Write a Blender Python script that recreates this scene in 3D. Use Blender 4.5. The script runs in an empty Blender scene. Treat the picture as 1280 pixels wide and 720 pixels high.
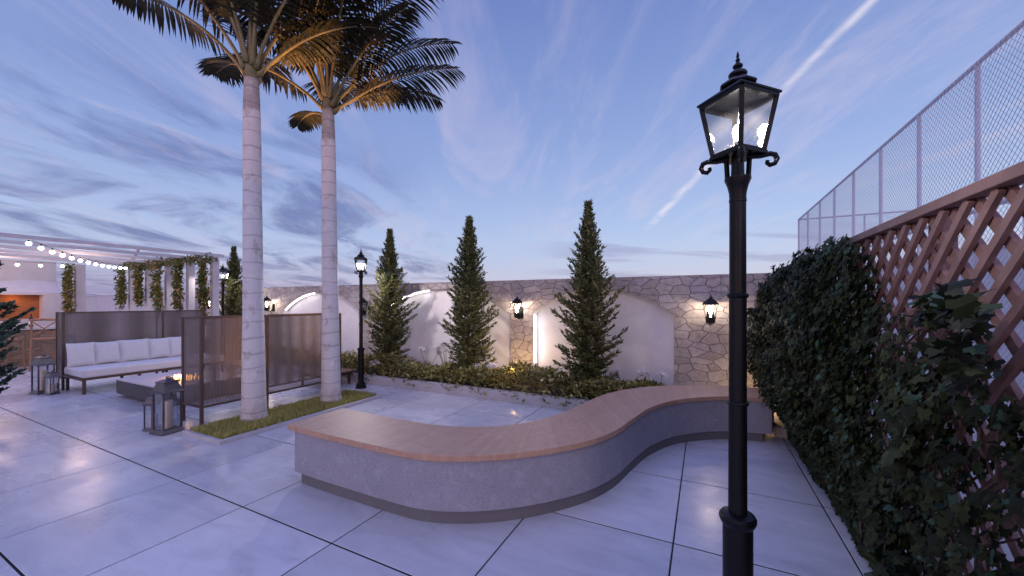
import bpy, bmesh, math, random
from mathutils import Vector, Matrix
R = math.radians
PI = math.pi
rnd = random.Random(7)
sc = bpy.context.scene
col = sc.collection

# ------------------------------------------------------------------ helpers
class MB:
    """collects shapes and links them as ONE mesh object"""
    def __init__(self):
        self.v = []; self.f = []; self.uv = {}
    def add(self, vs, fs):
        n = len(self.v)
        self.v += [tuple(p) for p in vs]
        self.f += [tuple(i + n for i in f) for f in fs]
    def box(self, x0, x1, y0, y1, z0, z1, M=None):
        vs = [Vector(p) for p in ((x0,y0,z0),(x1,y0,z0),(x1,y1,z0),(x0,y1,z0),(x0,y0,z1),(x1,y0,z1),(x1,y1,z1),(x0,y1,z1))]
        if M is not None: vs = [M @ p for p in vs]
        self.add(vs, [(0,3,2,1),(4,5,6,7),(0,1,5,4),(1,2,6,5),(2,3,7,6),(3,0,4,7)])
        return self
    def bar(self, a, b, w, d=None, up=(0,0,1)):
        a = Vector(a); b = Vector(b); d = d or w
        t = (b - a).normalized(); u = Vector(up)
        if abs(t.dot(u)) > .98: u = Vector((1,0,0))
        s = t.cross(u).normalized() * (w / 2); u2 = s.cross(t).normalized() * (d / 2)
        vs = [a-s-u2, a+s-u2, a+s+u2, a-s+u2, b-s-u2, b+s-u2, b+s+u2, b-s+u2]
        self.add(vs, [(0,3,2,1),(4,5,6,7),(0,1,5,4),(1,2,6,5),(2,3,7,6),(3,0,4,7)])
        return self
    def tube(self, pts, r, n=8, cap=True):
        pts = [Vector(p) for p in pts]
        rs = r if isinstance(r, (list, tuple)) else [r] * len(pts)
        t0 = (pts[1] - pts[0]).normalized()
        a = Vector((0,0,1)) if abs(t0.z) < .9 else Vector((1,0,0))
        s = t0.cross(a).normalized()
        vs = []
        for i, p in enumerate(pts):
            t = (pts[min(i+1, len(pts)-1)] - pts[max(i-1, 0)]).normalized()
            s = (s - t * s.dot(t)).normalized(); q = t.cross(s)
            for k in range(n):
                an = 2*PI*k/n
                vs.append(p + (s*math.cos(an) + q*math.sin(an)) * rs[i])
        fs = []
        for i in range(len(pts)-1):
            for k in range(n):
                fs.append((i*n+k, i*n+(k+1) % n, (i+1)*n+(k+1) % n, (i+1)*n+k))
        if cap:
            fs.append(tuple(range(n-1, -1, -1))); fs.append(tuple((len(pts)-1)*n+k for k in range(n)))
        self.add(vs, fs)
        return self
    def lathe(self, prof, n=16, c=(0,0), rot=0.0):
        vs = []; fs = []
        for r_, z in prof:
            for k in range(n):
                an = 2*PI*k/n + rot
                vs.append((c[0] + r_*math.cos(an), c[1] + r_*math.sin(an), z))
        for i in range(len(prof)-1):
            for k in range(n):
                fs.append((i*n+k, i*n+(k+1) % n, (i+1)*n+(k+1) % n, (i+1)*n+k))
        fs.append(tuple(range(n-1, -1, -1))); fs.append(tuple((len(prof)-1)*n+k for k in range(n)))
        self.add(vs, fs)
        return self
    def build(self, name, mat, parent=None, smooth=False, world=False, bevel=0.0, seg=2, auto=None):
        off = Vector(parent.location) if (world and parent is not None) else Vector((0,0,0))
        me = bpy.data.meshes.new(name)
        me.from_pydata([Vector(p) - off for p in self.v], [], self.f)
        me.update()
        if smooth: me.polygons.foreach_set('use_smooth', [True]*len(me.polygons))
        o = bpy.data.objects.new(name, me); col.objects.link(o)
        if mat: me.materials.append(mat)
        if parent is not None: o.parent = parent
        if bevel:
            m = o.modifiers.new('b', 'BEVEL'); m.width = bevel; m.segments = seg; m.limit_method = 'ANGLE'; m.angle_limit = R(40)
        if auto:
            bm = bmesh.new(); bm.from_mesh(me); bmesh.ops.recalc_face_normals(bm, faces=bm.faces)
            for e in bm.edges:
                if len(e.link_faces) == 2 and e.calc_face_angle(0) > R(auto): e.smooth = False
            for f in bm.faces: f.smooth = True
            bm.to_mesh(me); bm.free()
        return o

def tag(o, label=None, cat=None, group=None, kind=None):
    if label: o['label'] = label
    if cat: o['category'] = cat
    if group: o['group'] = group
    if kind: o['kind'] = kind
    return o
def thing(name, label, cat, loc=(0,0,0), rz=0.0, group=None):
    o = bpy.data.objects.new(name, None); col.objects.link(o)
    o.empty_display_size = .1
    o.location = loc; o.rotation_euler = (0,0,rz)
    return tag(o, label, cat, group)
def copy_tree(o, loc, rz=0.0, label=None):
    def cp(a, p):
        c = a.copy(); col.objects.link(c)
        if p is not None: c.parent = p
        for ch in a.children: cp(ch, c)
        return c
    r_ = cp(o, None); r_.location = loc; r_.rotation_euler = (0,0,rz)
    if label: r_['label'] = label
    return r_
def structure(name, mb, mat, **k):
    o = mb.build(name, mat, **k); o['kind'] = 'structure'; return o
def lin(r, g, b):
    f = lambda c: (c/255/12.92) if c/255 <= .04045 else ((c/255+.055)/1.055)**2.4
    return (f(r), f(g), f(b), 1)

# ------------------------------------------------------------------ materials
class NT:
    def __init__(self, nt): self.nt = nt
    def n(self, t, **props):
        x = self.nt.nodes.new('ShaderNode' + t)
        for k, v in props.items(): setattr(x, k, v)
        return x
    def put(self, sock, val):
        if isinstance(val, bpy.types.NodeSocket): self.nt.links.new(val, sock)
        elif val is not None:
            if sock.type == 'RGBA' and isinstance(val, (tuple, list)) and len(val) == 3: val = (*val, 1)
            sock.default_value = val
    def m(self, op, a, b=None, c=None, clamp=False):
        x = self.n('Math', operation=op, use_clamp=clamp)
        self.put(x.inputs[0], a)
        if b is not None: self.put(x.inputs[1], b)
        if c is not None: self.put(x.inputs[2], c)
        return x.outputs[0]
    def ss(self, v, a, b):
        x = self.n('MapRange', interpolation_type='SMOOTHSTEP')
        self.put(x.inputs['Value'], v); x.inputs['From Min'].default_value = a; x.inputs['From Max'].default_value = b
        return x.outputs['Result']
    def mix(self, f, a, b, blend='MIX'):
        x = self.n('Mix', data_type='RGBA', blend_type=blend)
        self.put(x.inputs[0], f); self.put(x.inputs[6], a); self.put(x.inputs[7], b)
        return x.outputs[2]
    def ramp(self, f, stops, interp='LINEAR'):
        x = self.n('ValToRGB'); x.color_ramp.interpolation = interp
        e = x.color_ramp.elements
        while len(e) < len(stops): e.new(.5)
        for i, (p, c) in enumerate(stops):
            e[i].position = p; e[i].color = c if len(c) == 4 else (*c, 1)
        self.put(x.inputs[0], f)
        return x.outputs[0]
    def noise(self, vec, scale=5, detail=4, rough=.55, dist=0.0):
        x = self.n('TexNoise'); self.put(x.inputs['Vector'], vec)
        x.inputs['Scale'].default_value = scale; x.inputs['Detail'].default_value = detail
        x.inputs['Roughness'].default_value = rough; x.inputs['Distortion'].default_value = dist
        return x.outputs['Fac']
    def mapping(self, vec, loc=(0,0,0), rot=(0,0,0), scale=(1,1,1)):
        x = self.n('Mapping'); self.put(x.inputs['Vector'], vec)
        x.inputs['Location'].default_value = loc; x.inputs['Rotation'].default_value = rot; x.inputs['Scale'].default_value = scale
        return x.outputs[0]
    def bump(self, h, strength=.3, dist=.01):
        x = self.n('Bump'); self.put(x.inputs['Height'], h)
        x.inputs['Strength'].default_value = strength; x.inputs['Distance'].default_value = dist
        return x.outputs[0]

def newmat(name):
    m = bpy.data.materials.new(name); m.use_nodes = True
    m.node_tree.nodes.clear()
    t = NT(m.node_tree)
    out = t.n('OutputMaterial'); p = t.n('BsdfPrincipled')
    t.nt.links.new(p.outputs[0], out.inputs[0])
    t.out = out; t.p = p
    return m, t
def setp(t, base=None, rough=None, metal=None, normal=None, spec=None):
    if base is not None: t.put(t.p.inputs['Base Color'], base)
    if rough is not None: t.put(t.p.inputs['Roughness'], rough)
    if metal is not None: t.put(t.p.inputs['Metallic'], metal)
    if normal is not None: t.put(t.p.inputs['Normal'], normal)
    if spec is not None: t.put(t.p.inputs['Specular IOR Level'], spec)
def obj_co(t): return t.n('TexCoord').outputs['Object']
def pos(t): return t.n('NewGeometry').outputs['Position']

def m_simple(name, c, rough=.5, metal=0.0, var=.15, scale=12, bump=.1, bd=.004):
    m, t = newmat(name); co = obj_co(t)
    nz = t.noise(co, scale, 5, .6)
    a = tuple(x*(1-var) for x in c); b = tuple(min(1, x*(1+var)) for x in c)
    setp(t, t.ramp(nz, [(.25, a), (.75, b)]), t.m('MULTIPLY_ADD', nz, .25, rough-.12), metal, t.bump(t.noise(co, scale*6, 4), bump, bd))
    return m
def m_leaf(name, stops, rough=.45, transl=.25, spec=.4):
    m, t = newmat(name)
    g = t.n('NewGeometry')
    c = t.ramp(g.outputs['Random Per Island'], stops)
    setp(t, c, rough, 0, None, spec)
    tr = t.n('BsdfTranslucent'); t.put(tr.inputs[0], c)
    mx = t.n('MixShader'); mx.inputs[0].default_value = transl
    t.nt.links.new(t.p.outputs[0], mx.inputs[1]); t.nt.links.new(tr.outputs[0], mx.inputs[2])
    t.nt.links.new(mx.outputs[0], t.out.inputs[0])
    return m
def m_emit(name, c, s):
    m, t = newmat(name)
    setp(t, (.8,.8,.8), .4)
    t.put(t.p.inputs['Emission Color'], c); t.p.inputs['Emission Strength'].default_value = s
    return m

def mk_paving():
    m, t = newmat('pale_porcelain_paving'); P = pos(t)
    fl = t.n('VectorMath', operation='FLOOR'); t.put(fl.inputs[0], t.mapping(P, (.18, -.72, 0)))
    wn = t.n('TexWhiteNoise', noise_dimensions='2D'); t.put(wn.inputs['Vector'], fl.outputs[0])
    off = t.n('VectorMath', operation='MULTIPLY_ADD'); t.put(off.inputs[0], wn.outputs['Color']); off.inputs[1].default_value = (9,9,9); t.put(off.inputs[2], P)
    veins = t.noise(t.mapping(off.outputs[0], rot=(0,0,.5), scale=(1,3.2,1)), 1.6, 8, .62, .8)
    cl = t.noise(P, .9, 4, .6)
    sp = t.noise(P, 60, 3, .7)
    c = t.ramp(veins, [(.28, (.50,.49,.51)), (.5, (.62,.61,.625)), (.74, (.70,.69,.70))])
    c = t.mix(t.m('MULTIPLY', t.ss(sp, .52, .75), .12), c, (.42,.41,.43))
    tone = t.m('MULTIPLY_ADD', wn.outputs['Value'], .20, .86)
    c = t.mix(1.0, c, tone, 'MULTIPLY')
    c = t.mix(t.m('MULTIPLY', t.ss(cl, .45, .75), .28), c, (.40,.39,.43))
    st_ = t.noise(P, 3.7, 6, .7)
    c = t.mix(t.m('MULTIPLY', t.ss(st_, .56, .74), .14), c, (.36,.34,.35))
    ro = t.m('ADD', t.m('MULTIPLY_ADD', t.ss(cl, .36, .64), .15, .13), t.m('MULTIPLY', veins, .14))
    setp(t, c, ro, 0, t.bump(t.noise(P, 25, 4), .04, .004), .5)
    return m
def mk_stone(name, sx, sz, axis='x', tint=(1,1,1)):
    m, t = newmat(name); P = pos(t)
    s = t.n('SeparateXYZ'); t.put(s.inputs[0], P)
    c = t.n('CombineXYZ'); t.put(c.inputs[0], t.m('MULTIPLY', t.m('ADD', s.outputs[0], s.outputs[1]), sx)); t.put(c.inputs[1], t.m('MULTIPLY', s.outputs[2], sz))
    wob = t.n('TexNoise'); t.put(wob.inputs['Vector'], c.outputs[0]); wob.inputs['Scale'].default_value = 1.3; wob.inputs['Detail'].default_value = 3
    wv = t.n('VectorMath', operation='MULTIPLY_ADD'); t.put(wv.inputs[0], wob.outputs['Color']); wv.inputs[1].default_value = (.22,.22,0); t.put(wv.inputs[2], c.outputs[0])
    V1 = t.n('TexVoronoi', feature='F1', distance='MINKOWSKI'); V1.inputs['Exponent'].default_value = 3.0
    V2 = t.n('TexVoronoi', feature='DISTANCE_TO_EDGE')
    V1.distance = 'EUCLIDEAN'
    for v in (V1, V2): v.voronoi_dimensions = '2D'; t.put(v.inputs['Vector'], wv.outputs[0]); v.inputs['Scale'].default_value = 1.0; v.inputs['Randomness'].default_value = .9
    sep = t.n('SeparateColor'); t.put(sep.inputs[0], V1.outputs['Color'])
    k = lambda a: tuple(x*y for x, y in zip(a, tint))
    base = t.ramp(sep.outputs[0], [(0, k((.31,.275,.255))), (.35, k((.36,.32,.29))), (.6, k((.40,.36,.335))), (.8, k((.35,.325,.32))), (1, k((.44,.40,.36)))])
    fine = t.noise(P, 14, 8, .68)
    base = t.mix(1.0, base, t.ramp(fine, [(.25, (.62,.6,.6)), (.7, (1.15,1.14,1.12))]), 'MULTIPLY')
    edge = t.ss(V2.outputs['Distance'], .005, .02)
    patchy = t.ss(t.noise(P, 2.2, 3), .3, .62)
    mort = t.mix(patchy, (.22,.195,.19), (.085,.075,.075))
    cc = t.mix(edge, mort, base)
    tilt = t.m('MULTIPLY', sep.outputs[1], .5)
    hgt = t.m('ADD', t.m('MULTIPLY', t.ss(V2.outputs['Distance'], .0, .035), t.m('ADD', .7, tilt)), t.m('MULTIPLY', fine, .6))
    setp(t, cc, .85, 0, t.bump(hgt, .8, .025), .25)
    return m
def mk_plaster(name, c, rough=.8, sp=0.0):
    m, t = newmat(name); P = pos(t)
    a = t.noise(P, 3.5, 6, .65); b = t.noise(P, 70, 4, .7); blot = t.noise(P, 11, 5, .7)
    cc = t.ramp(a, [(.3, tuple(x*.86 for x in c)), (.7, c)])
    if sp: cc = t.mix(t.m('MULTIPLY', t.ss(b, .47, .68), sp), cc, tuple(x*.6 for x in c)); cc = t.mix(t.m('MULTIPLY', t.ss(blot, .5, .72), sp*.6), cc, tuple(min(1, x*1.3) for x in c))
    setp(t, cc, rough, 0, t.bump(b, .25, .004), .3)
    return m
def mk_wood(name, stops, sx, sy, sz, rough=.5, uv=False, plank=0.0):
    m, t = newmat(name)
    co = t.n('UVMap').outputs[0] if uv else obj_co(t)
    v = t.mapping(co, scale=(sx, sy, sz))
    g = t.noise(v, 3, 7, .62, .5); g2 = t.noise(t.mapping(co, scale=(sx*.25, sy*.25, sz*.25)), 3, 3)
    f = t.m('ADD', t.m('MULTIPLY', g, .7), t.m('MULTIPLY', g2, .3))
    c = t.ramp(f, stops)
    h = g
    if plank:
        s = t.n('SeparateXYZ'); t.put(s.inputs[0], co)
        q = t.m('DIVIDE', s.outputs[0], plank); fr = t.m('FRACT', q)
        wn = t.n('TexWhiteNoise', noise_dimensions='1D'); t.put(wn.inputs['W'], t.m('FLOOR', q))
        c = t.mix(1.0, c, t.m('MULTIPLY_ADD', wn.outputs['Value'], .12, .94), 'MULTIPLY')
        gap = t.m('MINIMUM', t.ss(fr, 0, .06), t.ss(t.m('SUBTRACT', 1.0, fr), 0, .06))
        c = t.mix(t.m('MULTIPLY_ADD', gap, .22, .78), (.16,.09,.065), c)
        h = t.m('ADD', t.m('MULTIPLY', g, .3), gap)
    setp(t, c, rough, 0, t.bump(h, .25, .003), .35)
    return m
def mk_palm_trunk():
    m, t = newmat('ringed_grey_palm_bark'); co = obj_co(t)
    s = t.n('SeparateXYZ'); t.put(s.inputs[0], co)
    z = t.m('ADD', s.outputs[2], t.m('MULTIPLY', t.noise(co, 3, 3), .06))
    base = t.ramp(t.m('DIVIDE', z, 5.0), [(0, (.50,.46,.43)), (.12, (.60,.57,.55)), (.40, (.60,.58,.58)), (.62, (.60,.58,.59)), (.645, (.68,.60,.57)), (.80, (.78,.64,.60)), (.823, (.80,.67,.63)), (.83, (.47,.37,.33)), (.9, (.50,.40,.34)), (1, (.50,.42,.30))])
    blo = t.noise(t.mapping(co, scale=(1,1,.55)), 7, 7, .7)
    base = t.mix(t.m('MULTIPLY', t.ss(blo, .52, .66), .6), base, (.30,.25,.21))
    base = t.mix(t.m('MULTIPLY', t.ss(t.noise(co, 9, 6, .65), .52, .68), .5), base, (.76,.73,.69))
    w = t.noise(t.mapping(co, scale=(.15,.15,1)), 5.5, 2, .4)
    rg = t.m('ABSOLUTE', t.m('SUBTRACT', t.m('FRACT', t.m('MULTIPLY', t.m('ADD', z, t.m('MULTIPLY', w, .22)), 5.2)), .5))
    ring = t.m('SUBTRACT', 1.0, t.ss(rg, .0, .07))
    base = t.mix(t.m('MULTIPLY', ring, .40), base, (.16,.14,.13))
    h = t.m('ADD', t.m('MULTIPLY', ring, -.8), t.m('MULTIPLY', blo, .8))
    setp(t, base, .75, 0, t.bump(h, .5, .012), .3)
    return m
def mk_mesh_fabric():
    m, t = newmat('brown_woven_mesh'); P = pos(t)
    s = t.n('SeparateXYZ'); t.put(s.inputs[0], P)
    hor = t.m('ADD', s.outputs[0], s.outputs[1])
    st = t.m('ABSOLUTE', t.m('SUBTRACT', t.m('FRACT', t.m('MULTIPLY', hor, 60.0)), .5))
    st2 = t.m('ABSOLUTE', t.m('SUBTRACT', t.m('FRACT', t.m('MULTIPLY', s.outputs[2], 60.0)), .5))
    hole = t.m('MULTIPLY', t.ss(st, .11, .22), t.ss(st2, .02, .14))
    c = t.ramp(t.noise(t.mapping(P, scale=(20,20,3)), 2, 3), [(.2, (.20,.168,.155)), (.8, (.245,.21,.195))])
    setp(t, c, .6, .1, None, .3)
    tr = t.n('BsdfTransparent')
    mx = t.n('MixShader'); t.put(mx.inputs[0], t.m('MULTIPLY', hole, .9))
    t.nt.links.new(t.p.outputs[0], mx.inputs[1]); t.nt.links.new(tr.outputs[0], mx.inputs[2]); t.nt.links.new(mx.outputs[0], t.out.inputs[0])
    return m
def mk_glass(name, rough=.03, wav=.15, tint=(.96,.97,1), frost=0.0):
    m, t = newmat(name)
    tr = t.n('BsdfTransparent'); tr.inputs[0].default_value = (*tint, 1)
    gl = t.n('BsdfGlossy'); gl.inputs['Roughness'].default_value = rough
    t.put(gl.inputs['Normal'], t.bump(t.noise(obj_co(t), 30, 2), wav, .004))
    fr = t.n('Fresnel'); fr.inputs[0].default_value = 1.5
    mx = t.n('MixShader'); t.put(mx.inputs[0], t.m('MULTIPLY', fr.outputs[0], .55))
    t.nt.links.new(tr.outputs[0], mx.inputs[1]); t.nt.links.new(gl.outputs[0], mx.inputs[2])
    last = mx
    if frost:
        tl = t.n('BsdfTranslucent'); tl.inputs[0].default_value = (.9,.9,.9,1)
        last = t.n('MixShader'); last.inputs[0].default_value = frost
        t.nt.links.new(mx.outputs[0], last.inputs[1]); t.nt.links.new(tl.outputs[0], last.inputs[2])
    t.nt.links.new(last.outputs[0], t.out.inputs[0])
    return m

M = {}
M['paving'] = mk_paving()
M['joint'] = m_simple('dark_joint_base', (.010,.010,.012), .9)
M['ground'] = mk_plaster('far_ground', (.30,.29,.28))
M['court'] = mk_plaster('pale_court_surface', (.52,.49,.47), .8, .3)
M['stone'] = mk_stone('crazy_stone_cladding', 4.5, 8.0, tint=(1.26,1.28,1.36))
M['ledge_stone'] = mk_stone('ledger_stone', 4.0, 13.0, tint=(.8,.66,.52))
M['niche'] = mk_plaster('smooth_white_plaster', (.86,.84,.86))
M['white_wall'] = mk_plaster('white_render', (.66,.62,.63))
M['kitchen'] = mk_plaster('kitchen_render', (.62,.59,.57))
M['curb'] = mk_plaster('pale_curb_render', (.50,.48,.50), .75, .3)
M['bench'] = mk_plaster('bench_grey_render', (.33,.325,.37), .75, .7)
M['plinth'] = mk_plaster('bench_plinth_dark', (.17,.165,.175), .7, .3)
M['bench_wood'] = mk_wood('bench_top_wood', [(.25, (.38,.225,.145)), (.5, (.46,.285,.19)), (.75, (.52,.34,.235))], 5, 9, 1, .5, uv=True, plank=.03)
M['lattice'] = mk_wood('red_brown_lattice_wood', [(.25, (.155,.080,.068)), (.5, (.225,.128,.108)), (.75, (.31,.19,.165))], 3, 3, 3, .55)
M['stool'] = mk_wood('stool_oak', [(.3, (.24,.12,.06)), (.7, (.38,.21,.11))], 6, 6, 2, .5)
M['black'] = m_simple('black_cast_iron', (.003,.003,.0035), .40, .0, .3, 20, .08)
M['black'].node_tree.nodes['Principled BSDF'].inputs['Specular IOR Level'].default_value = .25
M['lantern'] = m_simple('aged_zinc', (.13,.12,.13), .45, .7, .3, 15, .15)
M['bronze'] = m_simple('bronze_frame', (.12,.078,.058), .45, .35, .2)
M['darkbrown'] = m_simple('dark_brown_frame', (.07,.045,.036), .45, .3, .2)
M['mesh'] = mk_mesh_fabric()
M['cushion'] = m_simple('white_outdoor_fabric', (.70,.68,.68), .85, 0, .05, 30, .25, .003)
M['table'] = m_simple('charcoal_concrete', (.075,.07,.072), .6, 0, .2, 9, .2)
M['tabletop'] = m_simple('pale_stone_top', (.55,.52,.53), .45, 0, .12, 9, .1)
M['candle'] = m_simple('cream_wax', (.72,.56,.42), .5, 0, .06, 6, .05)
M['white_steel'] = m_simple('white_painted_steel', (.62,.58,.60), .4, .1, .08)
M['galv'] = m_simple('galvanised_steel', (.68,.66,.70), .45, .2, .10)
M['glass'] = mk_glass('clear_lantern_glass')
M['frost'] = mk_glass('seeded_lamp_glass', .05, .5, frost=.006)
M['bark'] = mk_palm_trunk()
M['frond'] = m_leaf('palm_leaflet', [(0, (.016,.017,.007)), (.5, (.032,.028,.011)), (1, (.06,.044,.016))], .5, .12, .25)
M['rachis'] = m_simple('palm_stem', (.22,.17,.07), .55, 0, .25, 8)
M['conifer'] = m_leaf('conifer_spray', [(0, (.040,.052,.020)), (.4, (.10,.122,.045)), (.8, (.20,.205,.078)), (1, (.34,.31,.13))], .5, .32)
M['conifer_cool'] = m_leaf('conifer_spray_cool', [(0, (.018,.045,.028)), (.5, (.045,.09,.06)), (1, (.10,.16,.11))], .45, .2)
M['treebark'] = m_simple('brown_bark', (.10,.065,.045), .85, 0, .3, 20, .5, .01)
M['cover'] = m_leaf('ground_cover_leaf', [(0, (.07,.075,.022)), (.4, (.19,.185,.055)), (.8, (.36,.32,.10)), (1, (.52,.43,.16))], .42, .25)
M['ivy'] = m_leaf('ivy_leaf', [(0, (.006,.008,.003)), (.5, (.018,.025,.007)), (.84, (.036,.048,.014)), (.93, (.030,.058,.034)), (1, (.05,.105,.075))], .55, .12, .16)  # teal end of the ramp puts cool light into some leaves' colour
M['vine'] = m_leaf('pergola_vine_leaf', [(0, (.06,.10,.025)), (.5, (.14,.17,.04)), (.8, (.30,.21,.05)), (1, (.38,.20,.05))], .5, .3)
M['grass'] = m_leaf('lawn_blade', [(0, (.26,.26,.07)), (.5, (.44,.41,.12)), (1, (.60,.52,.2))], .5, .3)
M['soil'] = m_simple('dark_soil', (.06,.045,.034), .95, 0, .4, 30, .6, .02)
M['petal'] = m_leaf('white_petal', [(0, (.86,.84,.86)), (1, (.93,.92,.93))], .5, .45)
M['stalk'] = m_simple('green_stalk', (.12,.15,.05), .5)
M['brick'] = mk_wood('fire_brick', [(.3, (.30,.10,.04)), (.7, (.44,.17,.07))], 2, 2, 8, .8)
M['counter'] = m_simple('marble_top', (.55,.53,.55), .3, 0, .12, 5, .03)
M['bottle'] = m_simple('dark_bottle_glass', (.008,.008,.008), .12, 0, .1)
M['paper'] = m_simple('bottle_label', (.75,.72,.70), .6, 0, .03)
M['chrome'] = m_simple('chrome', (.55,.55,.57), .15, 1.0, .05)
M['brass'] = m_simple('brass', (.5,.33,.08), .3, .8, .1)
M['wire'] = m_simple('light_cable', (.20,.17,.16), .6)
M['bulb'] = m_emit('cool_white_bulb', (1,.93,.86), 40)
M['wallbulb'] = m_emit('wall_lamp_bulb', (1,.90,.80), 30)
M['string_bulb'] = m_emit('string_bulb', (1,.95,.92), 9)
M['led'] = m_emit('led_strip', (1,.95,.93), 11)
M['flame'] = m_emit('gas_flame', (1,.42,.08), 6)
M['spot'] = m_emit('spot_lens', (1,.6,.3), 1.2)

def plight(name, parent, loc, watts, colr=(1,.8,.6), radius=.03, typ='POINT'):
    L = bpy.data.lights.new(name, typ); L.energy = watts; L.color = colr; L.shadow_soft_size = radius
    o = bpy.data.objects.new(name, L); col.objects.link(o); o.location = loc
    if parent is not None: o.parent = parent
    return o

# ------------------------------------------------------------------ camera
cam = bpy.data.cameras.new('camera'); co_ = bpy.data.objects.new('camera', cam); col.objects.link(co_)
YAW = math.atan2(.4472, .8944)
co_.location = (0, 0, 1.575); co_.rotation_euler = (R(90), 0, YAW)
cam.sensor_width = 36; cam.lens = 480/1280*36; cam.shift_y = 18/1280; cam.clip_start = .05; cam.clip_end = 3000
sc.camera = co_

# ------------------------------------------------------------------ world
def mk_world():
    w = bpy.data.worlds.new('World'); sc.world = w; w.use_nodes = True
    w.node_tree.nodes.clear(); t = NT(w.node_tree)
    out = t.n('OutputWorld')
    sky = t.n('TexSky', sky_type='NISHITA'); sky.sun_disc = False; sky.sun_elevation = R(4); sky.sun_rotation = R(200)
    b1 = t.n('Background'); t.nt.links.new(sky.outputs[0], b1.inputs[0]); b1.inputs[1].default_value = .05
    gen = t.n('TexCoord').outputs['Generated']
    d = t.mapping(gen, rot=(0, 0, -YAW))
    s = t.n('SeparateXYZ'); t.put(s.inputs[0], d)
    x, y, z = s.outputs
    zz = t.m('ADD', t.m('MAXIMUM', z, 0.0), .1)
    px = t.m('DIVIDE', x, zz); py = t.m('DIVIDE', y, zz)
    pv = t.n('CombineXYZ'); t.put(pv.inputs[0], px); t.put(pv.inputs[1], py)
    grad = t.ramp(t.m('ADD', t.m('MULTIPLY', z, .9), .1), [(0, lin(120,115,130)), (.095, lin(150,148,190)), (.12, lin(186,188,224)), (.24, lin(168,186,231)), (.40, lin(142,163,220)), (.60, lin(116,138,203)), (.74, lin(98,116,188)), (1, lin(78,92,160))])
    c = grad
    left = t.ss(t.m('MULTIPLY', px, -1.0), .35, 1.2)
    # low violet bank on the left
    bank = t.m('MULTIPLY', t.m('SUBTRACT', 1.0, t.ss(z, .02, .10)), t.ss(t.m('MULTIPLY', x, -1.0), .25, .6))
    c = t.mix(t.m('MULTIPLY', bank, .6), c, lin(112,116,178))
    # dark streaks, drawn out along the wind
    n1 = t.noise(t.mapping(pv.outputs[0], loc=(3.1, .7, 0), rot=(0,0,.10), scale=(1.15, .62, 1)), 1.3, 7, .58, 1.1)
    n2 = t.noise(t.mapping(pv.outputs[0], loc=(1.3, 2.7, 0), rot=(0,0,-.15), scale=(5.5, 1.7, 1)), 1.6, 8, .66, .6)
    dk = t.ss(t.m('ADD', t.m('MULTIPLY', n1, .86), t.m('MULTIPLY', n2, .14)), .43, .64)
    dk = t.m('MULTIPLY', t.m('MULTIPLY', dk, left), t.m('SUBTRACT', 1.0, t.ss(z, .30, .46)))
    c = t.mix(t.m('MULTIPLY', dk, .85), c, lin(90,102,168))
    lt = t.m('MULTIPLY', t.ss(n2, .50, .70), t.m('MULTIPLY', left, t.m('SUBTRACT', 1.0, t.ss(z, .32, .5))))
    c = t.mix(t.m('MULTIPLY', lt, .26), c, lin(200,192,222))
    # pale pink cirrus
    n3 = t.noise(t.mapping(pv.outputs[0], loc=(.4, 5.2, 0), rot=(0,0,-.2), scale=(1.8, .55, 1)), 1.3, 8, .62, .9)
    ci = t.ss(n3, .47, .72)
    c = t.mix(t.m('MULTIPLY', ci, .50), c, lin(196,188,222))
    n4 = t.noise(t.mapping(pv.outputs[0], loc=(7.4, 1.2, 0), rot=(0,0,.25), scale=(3.6, .8, 1)), 1.4, 7, .65, .8)
    ri = t.m('MULTIPLY', t.ss(n4, .48, .74), t.ss(px, -.6, .6))
    c = t.mix(t.m('MULTIPLY', ri, .26), c, lin(205,196,222))
    # low grey-violet streaks right of the middle
    n5 = t.noise(t.mapping(pv.outputs[0], loc=(2, 3, 0), rot=(0,0,-.9), scale=(.55, 1.5, 1)), 1.0, 6, .6, .5)
    lo = t.m('MULTIPLY', t.ss(n5, .47, .62), t.m('MULTIPLY', t.m('SUBTRACT', 1.0, t.ss(z, .13, .19)), t.ss(px, .0, 1.0)))
    c = t.mix(t.m('MULTIPLY', lo, .7), c, lin(140,142,196))
    # vapour trail
    wob = t.m('MULTIPLY', t.m('SUBTRACT', t.noise(pv.outputs[0], 2.2, 4, .6), .5), .035)
    line = t.m('MULTIPLY_ADD', t.m('SUBTRACT', py, 1.057), .082, .99)
    dist = t.m('ABSOLUTE', t.m('SUBTRACT', t.m('ADD', px, wob), line))
    wid = t.m('MULTIPLY_ADD', py, .016, .004)
    tr = t.m('SUBTRACT', 1.0, t.m('DIVIDE', dist, wid), None, True)
    br = t.m('MULTIPLY', t.ss(t.noise(pv.outputs[0], 5.0, 4, .6), .3, .6), t.m('SUBTRACT', 1.0, t.ss(py, 2.9, 3.5)))
    tr = t.m('MULTIPLY', t.m('MULTIPLY', tr, br), t.ss(y, .05, .2))
    c = t.mix(t.m('MULTIPLY', tr, .85), c, lin(226,220,238))
    # extra brightness added to the unseen sky overhead and behind, to light the patio
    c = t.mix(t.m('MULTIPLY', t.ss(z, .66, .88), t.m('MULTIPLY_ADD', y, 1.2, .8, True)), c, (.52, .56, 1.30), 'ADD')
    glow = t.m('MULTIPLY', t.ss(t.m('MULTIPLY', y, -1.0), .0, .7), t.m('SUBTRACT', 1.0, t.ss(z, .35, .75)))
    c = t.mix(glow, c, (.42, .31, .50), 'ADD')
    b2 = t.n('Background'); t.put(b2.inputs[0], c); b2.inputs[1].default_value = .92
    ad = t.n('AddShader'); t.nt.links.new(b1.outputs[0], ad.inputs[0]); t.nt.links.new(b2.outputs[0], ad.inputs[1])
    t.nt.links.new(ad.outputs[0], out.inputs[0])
mk_world()
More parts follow.
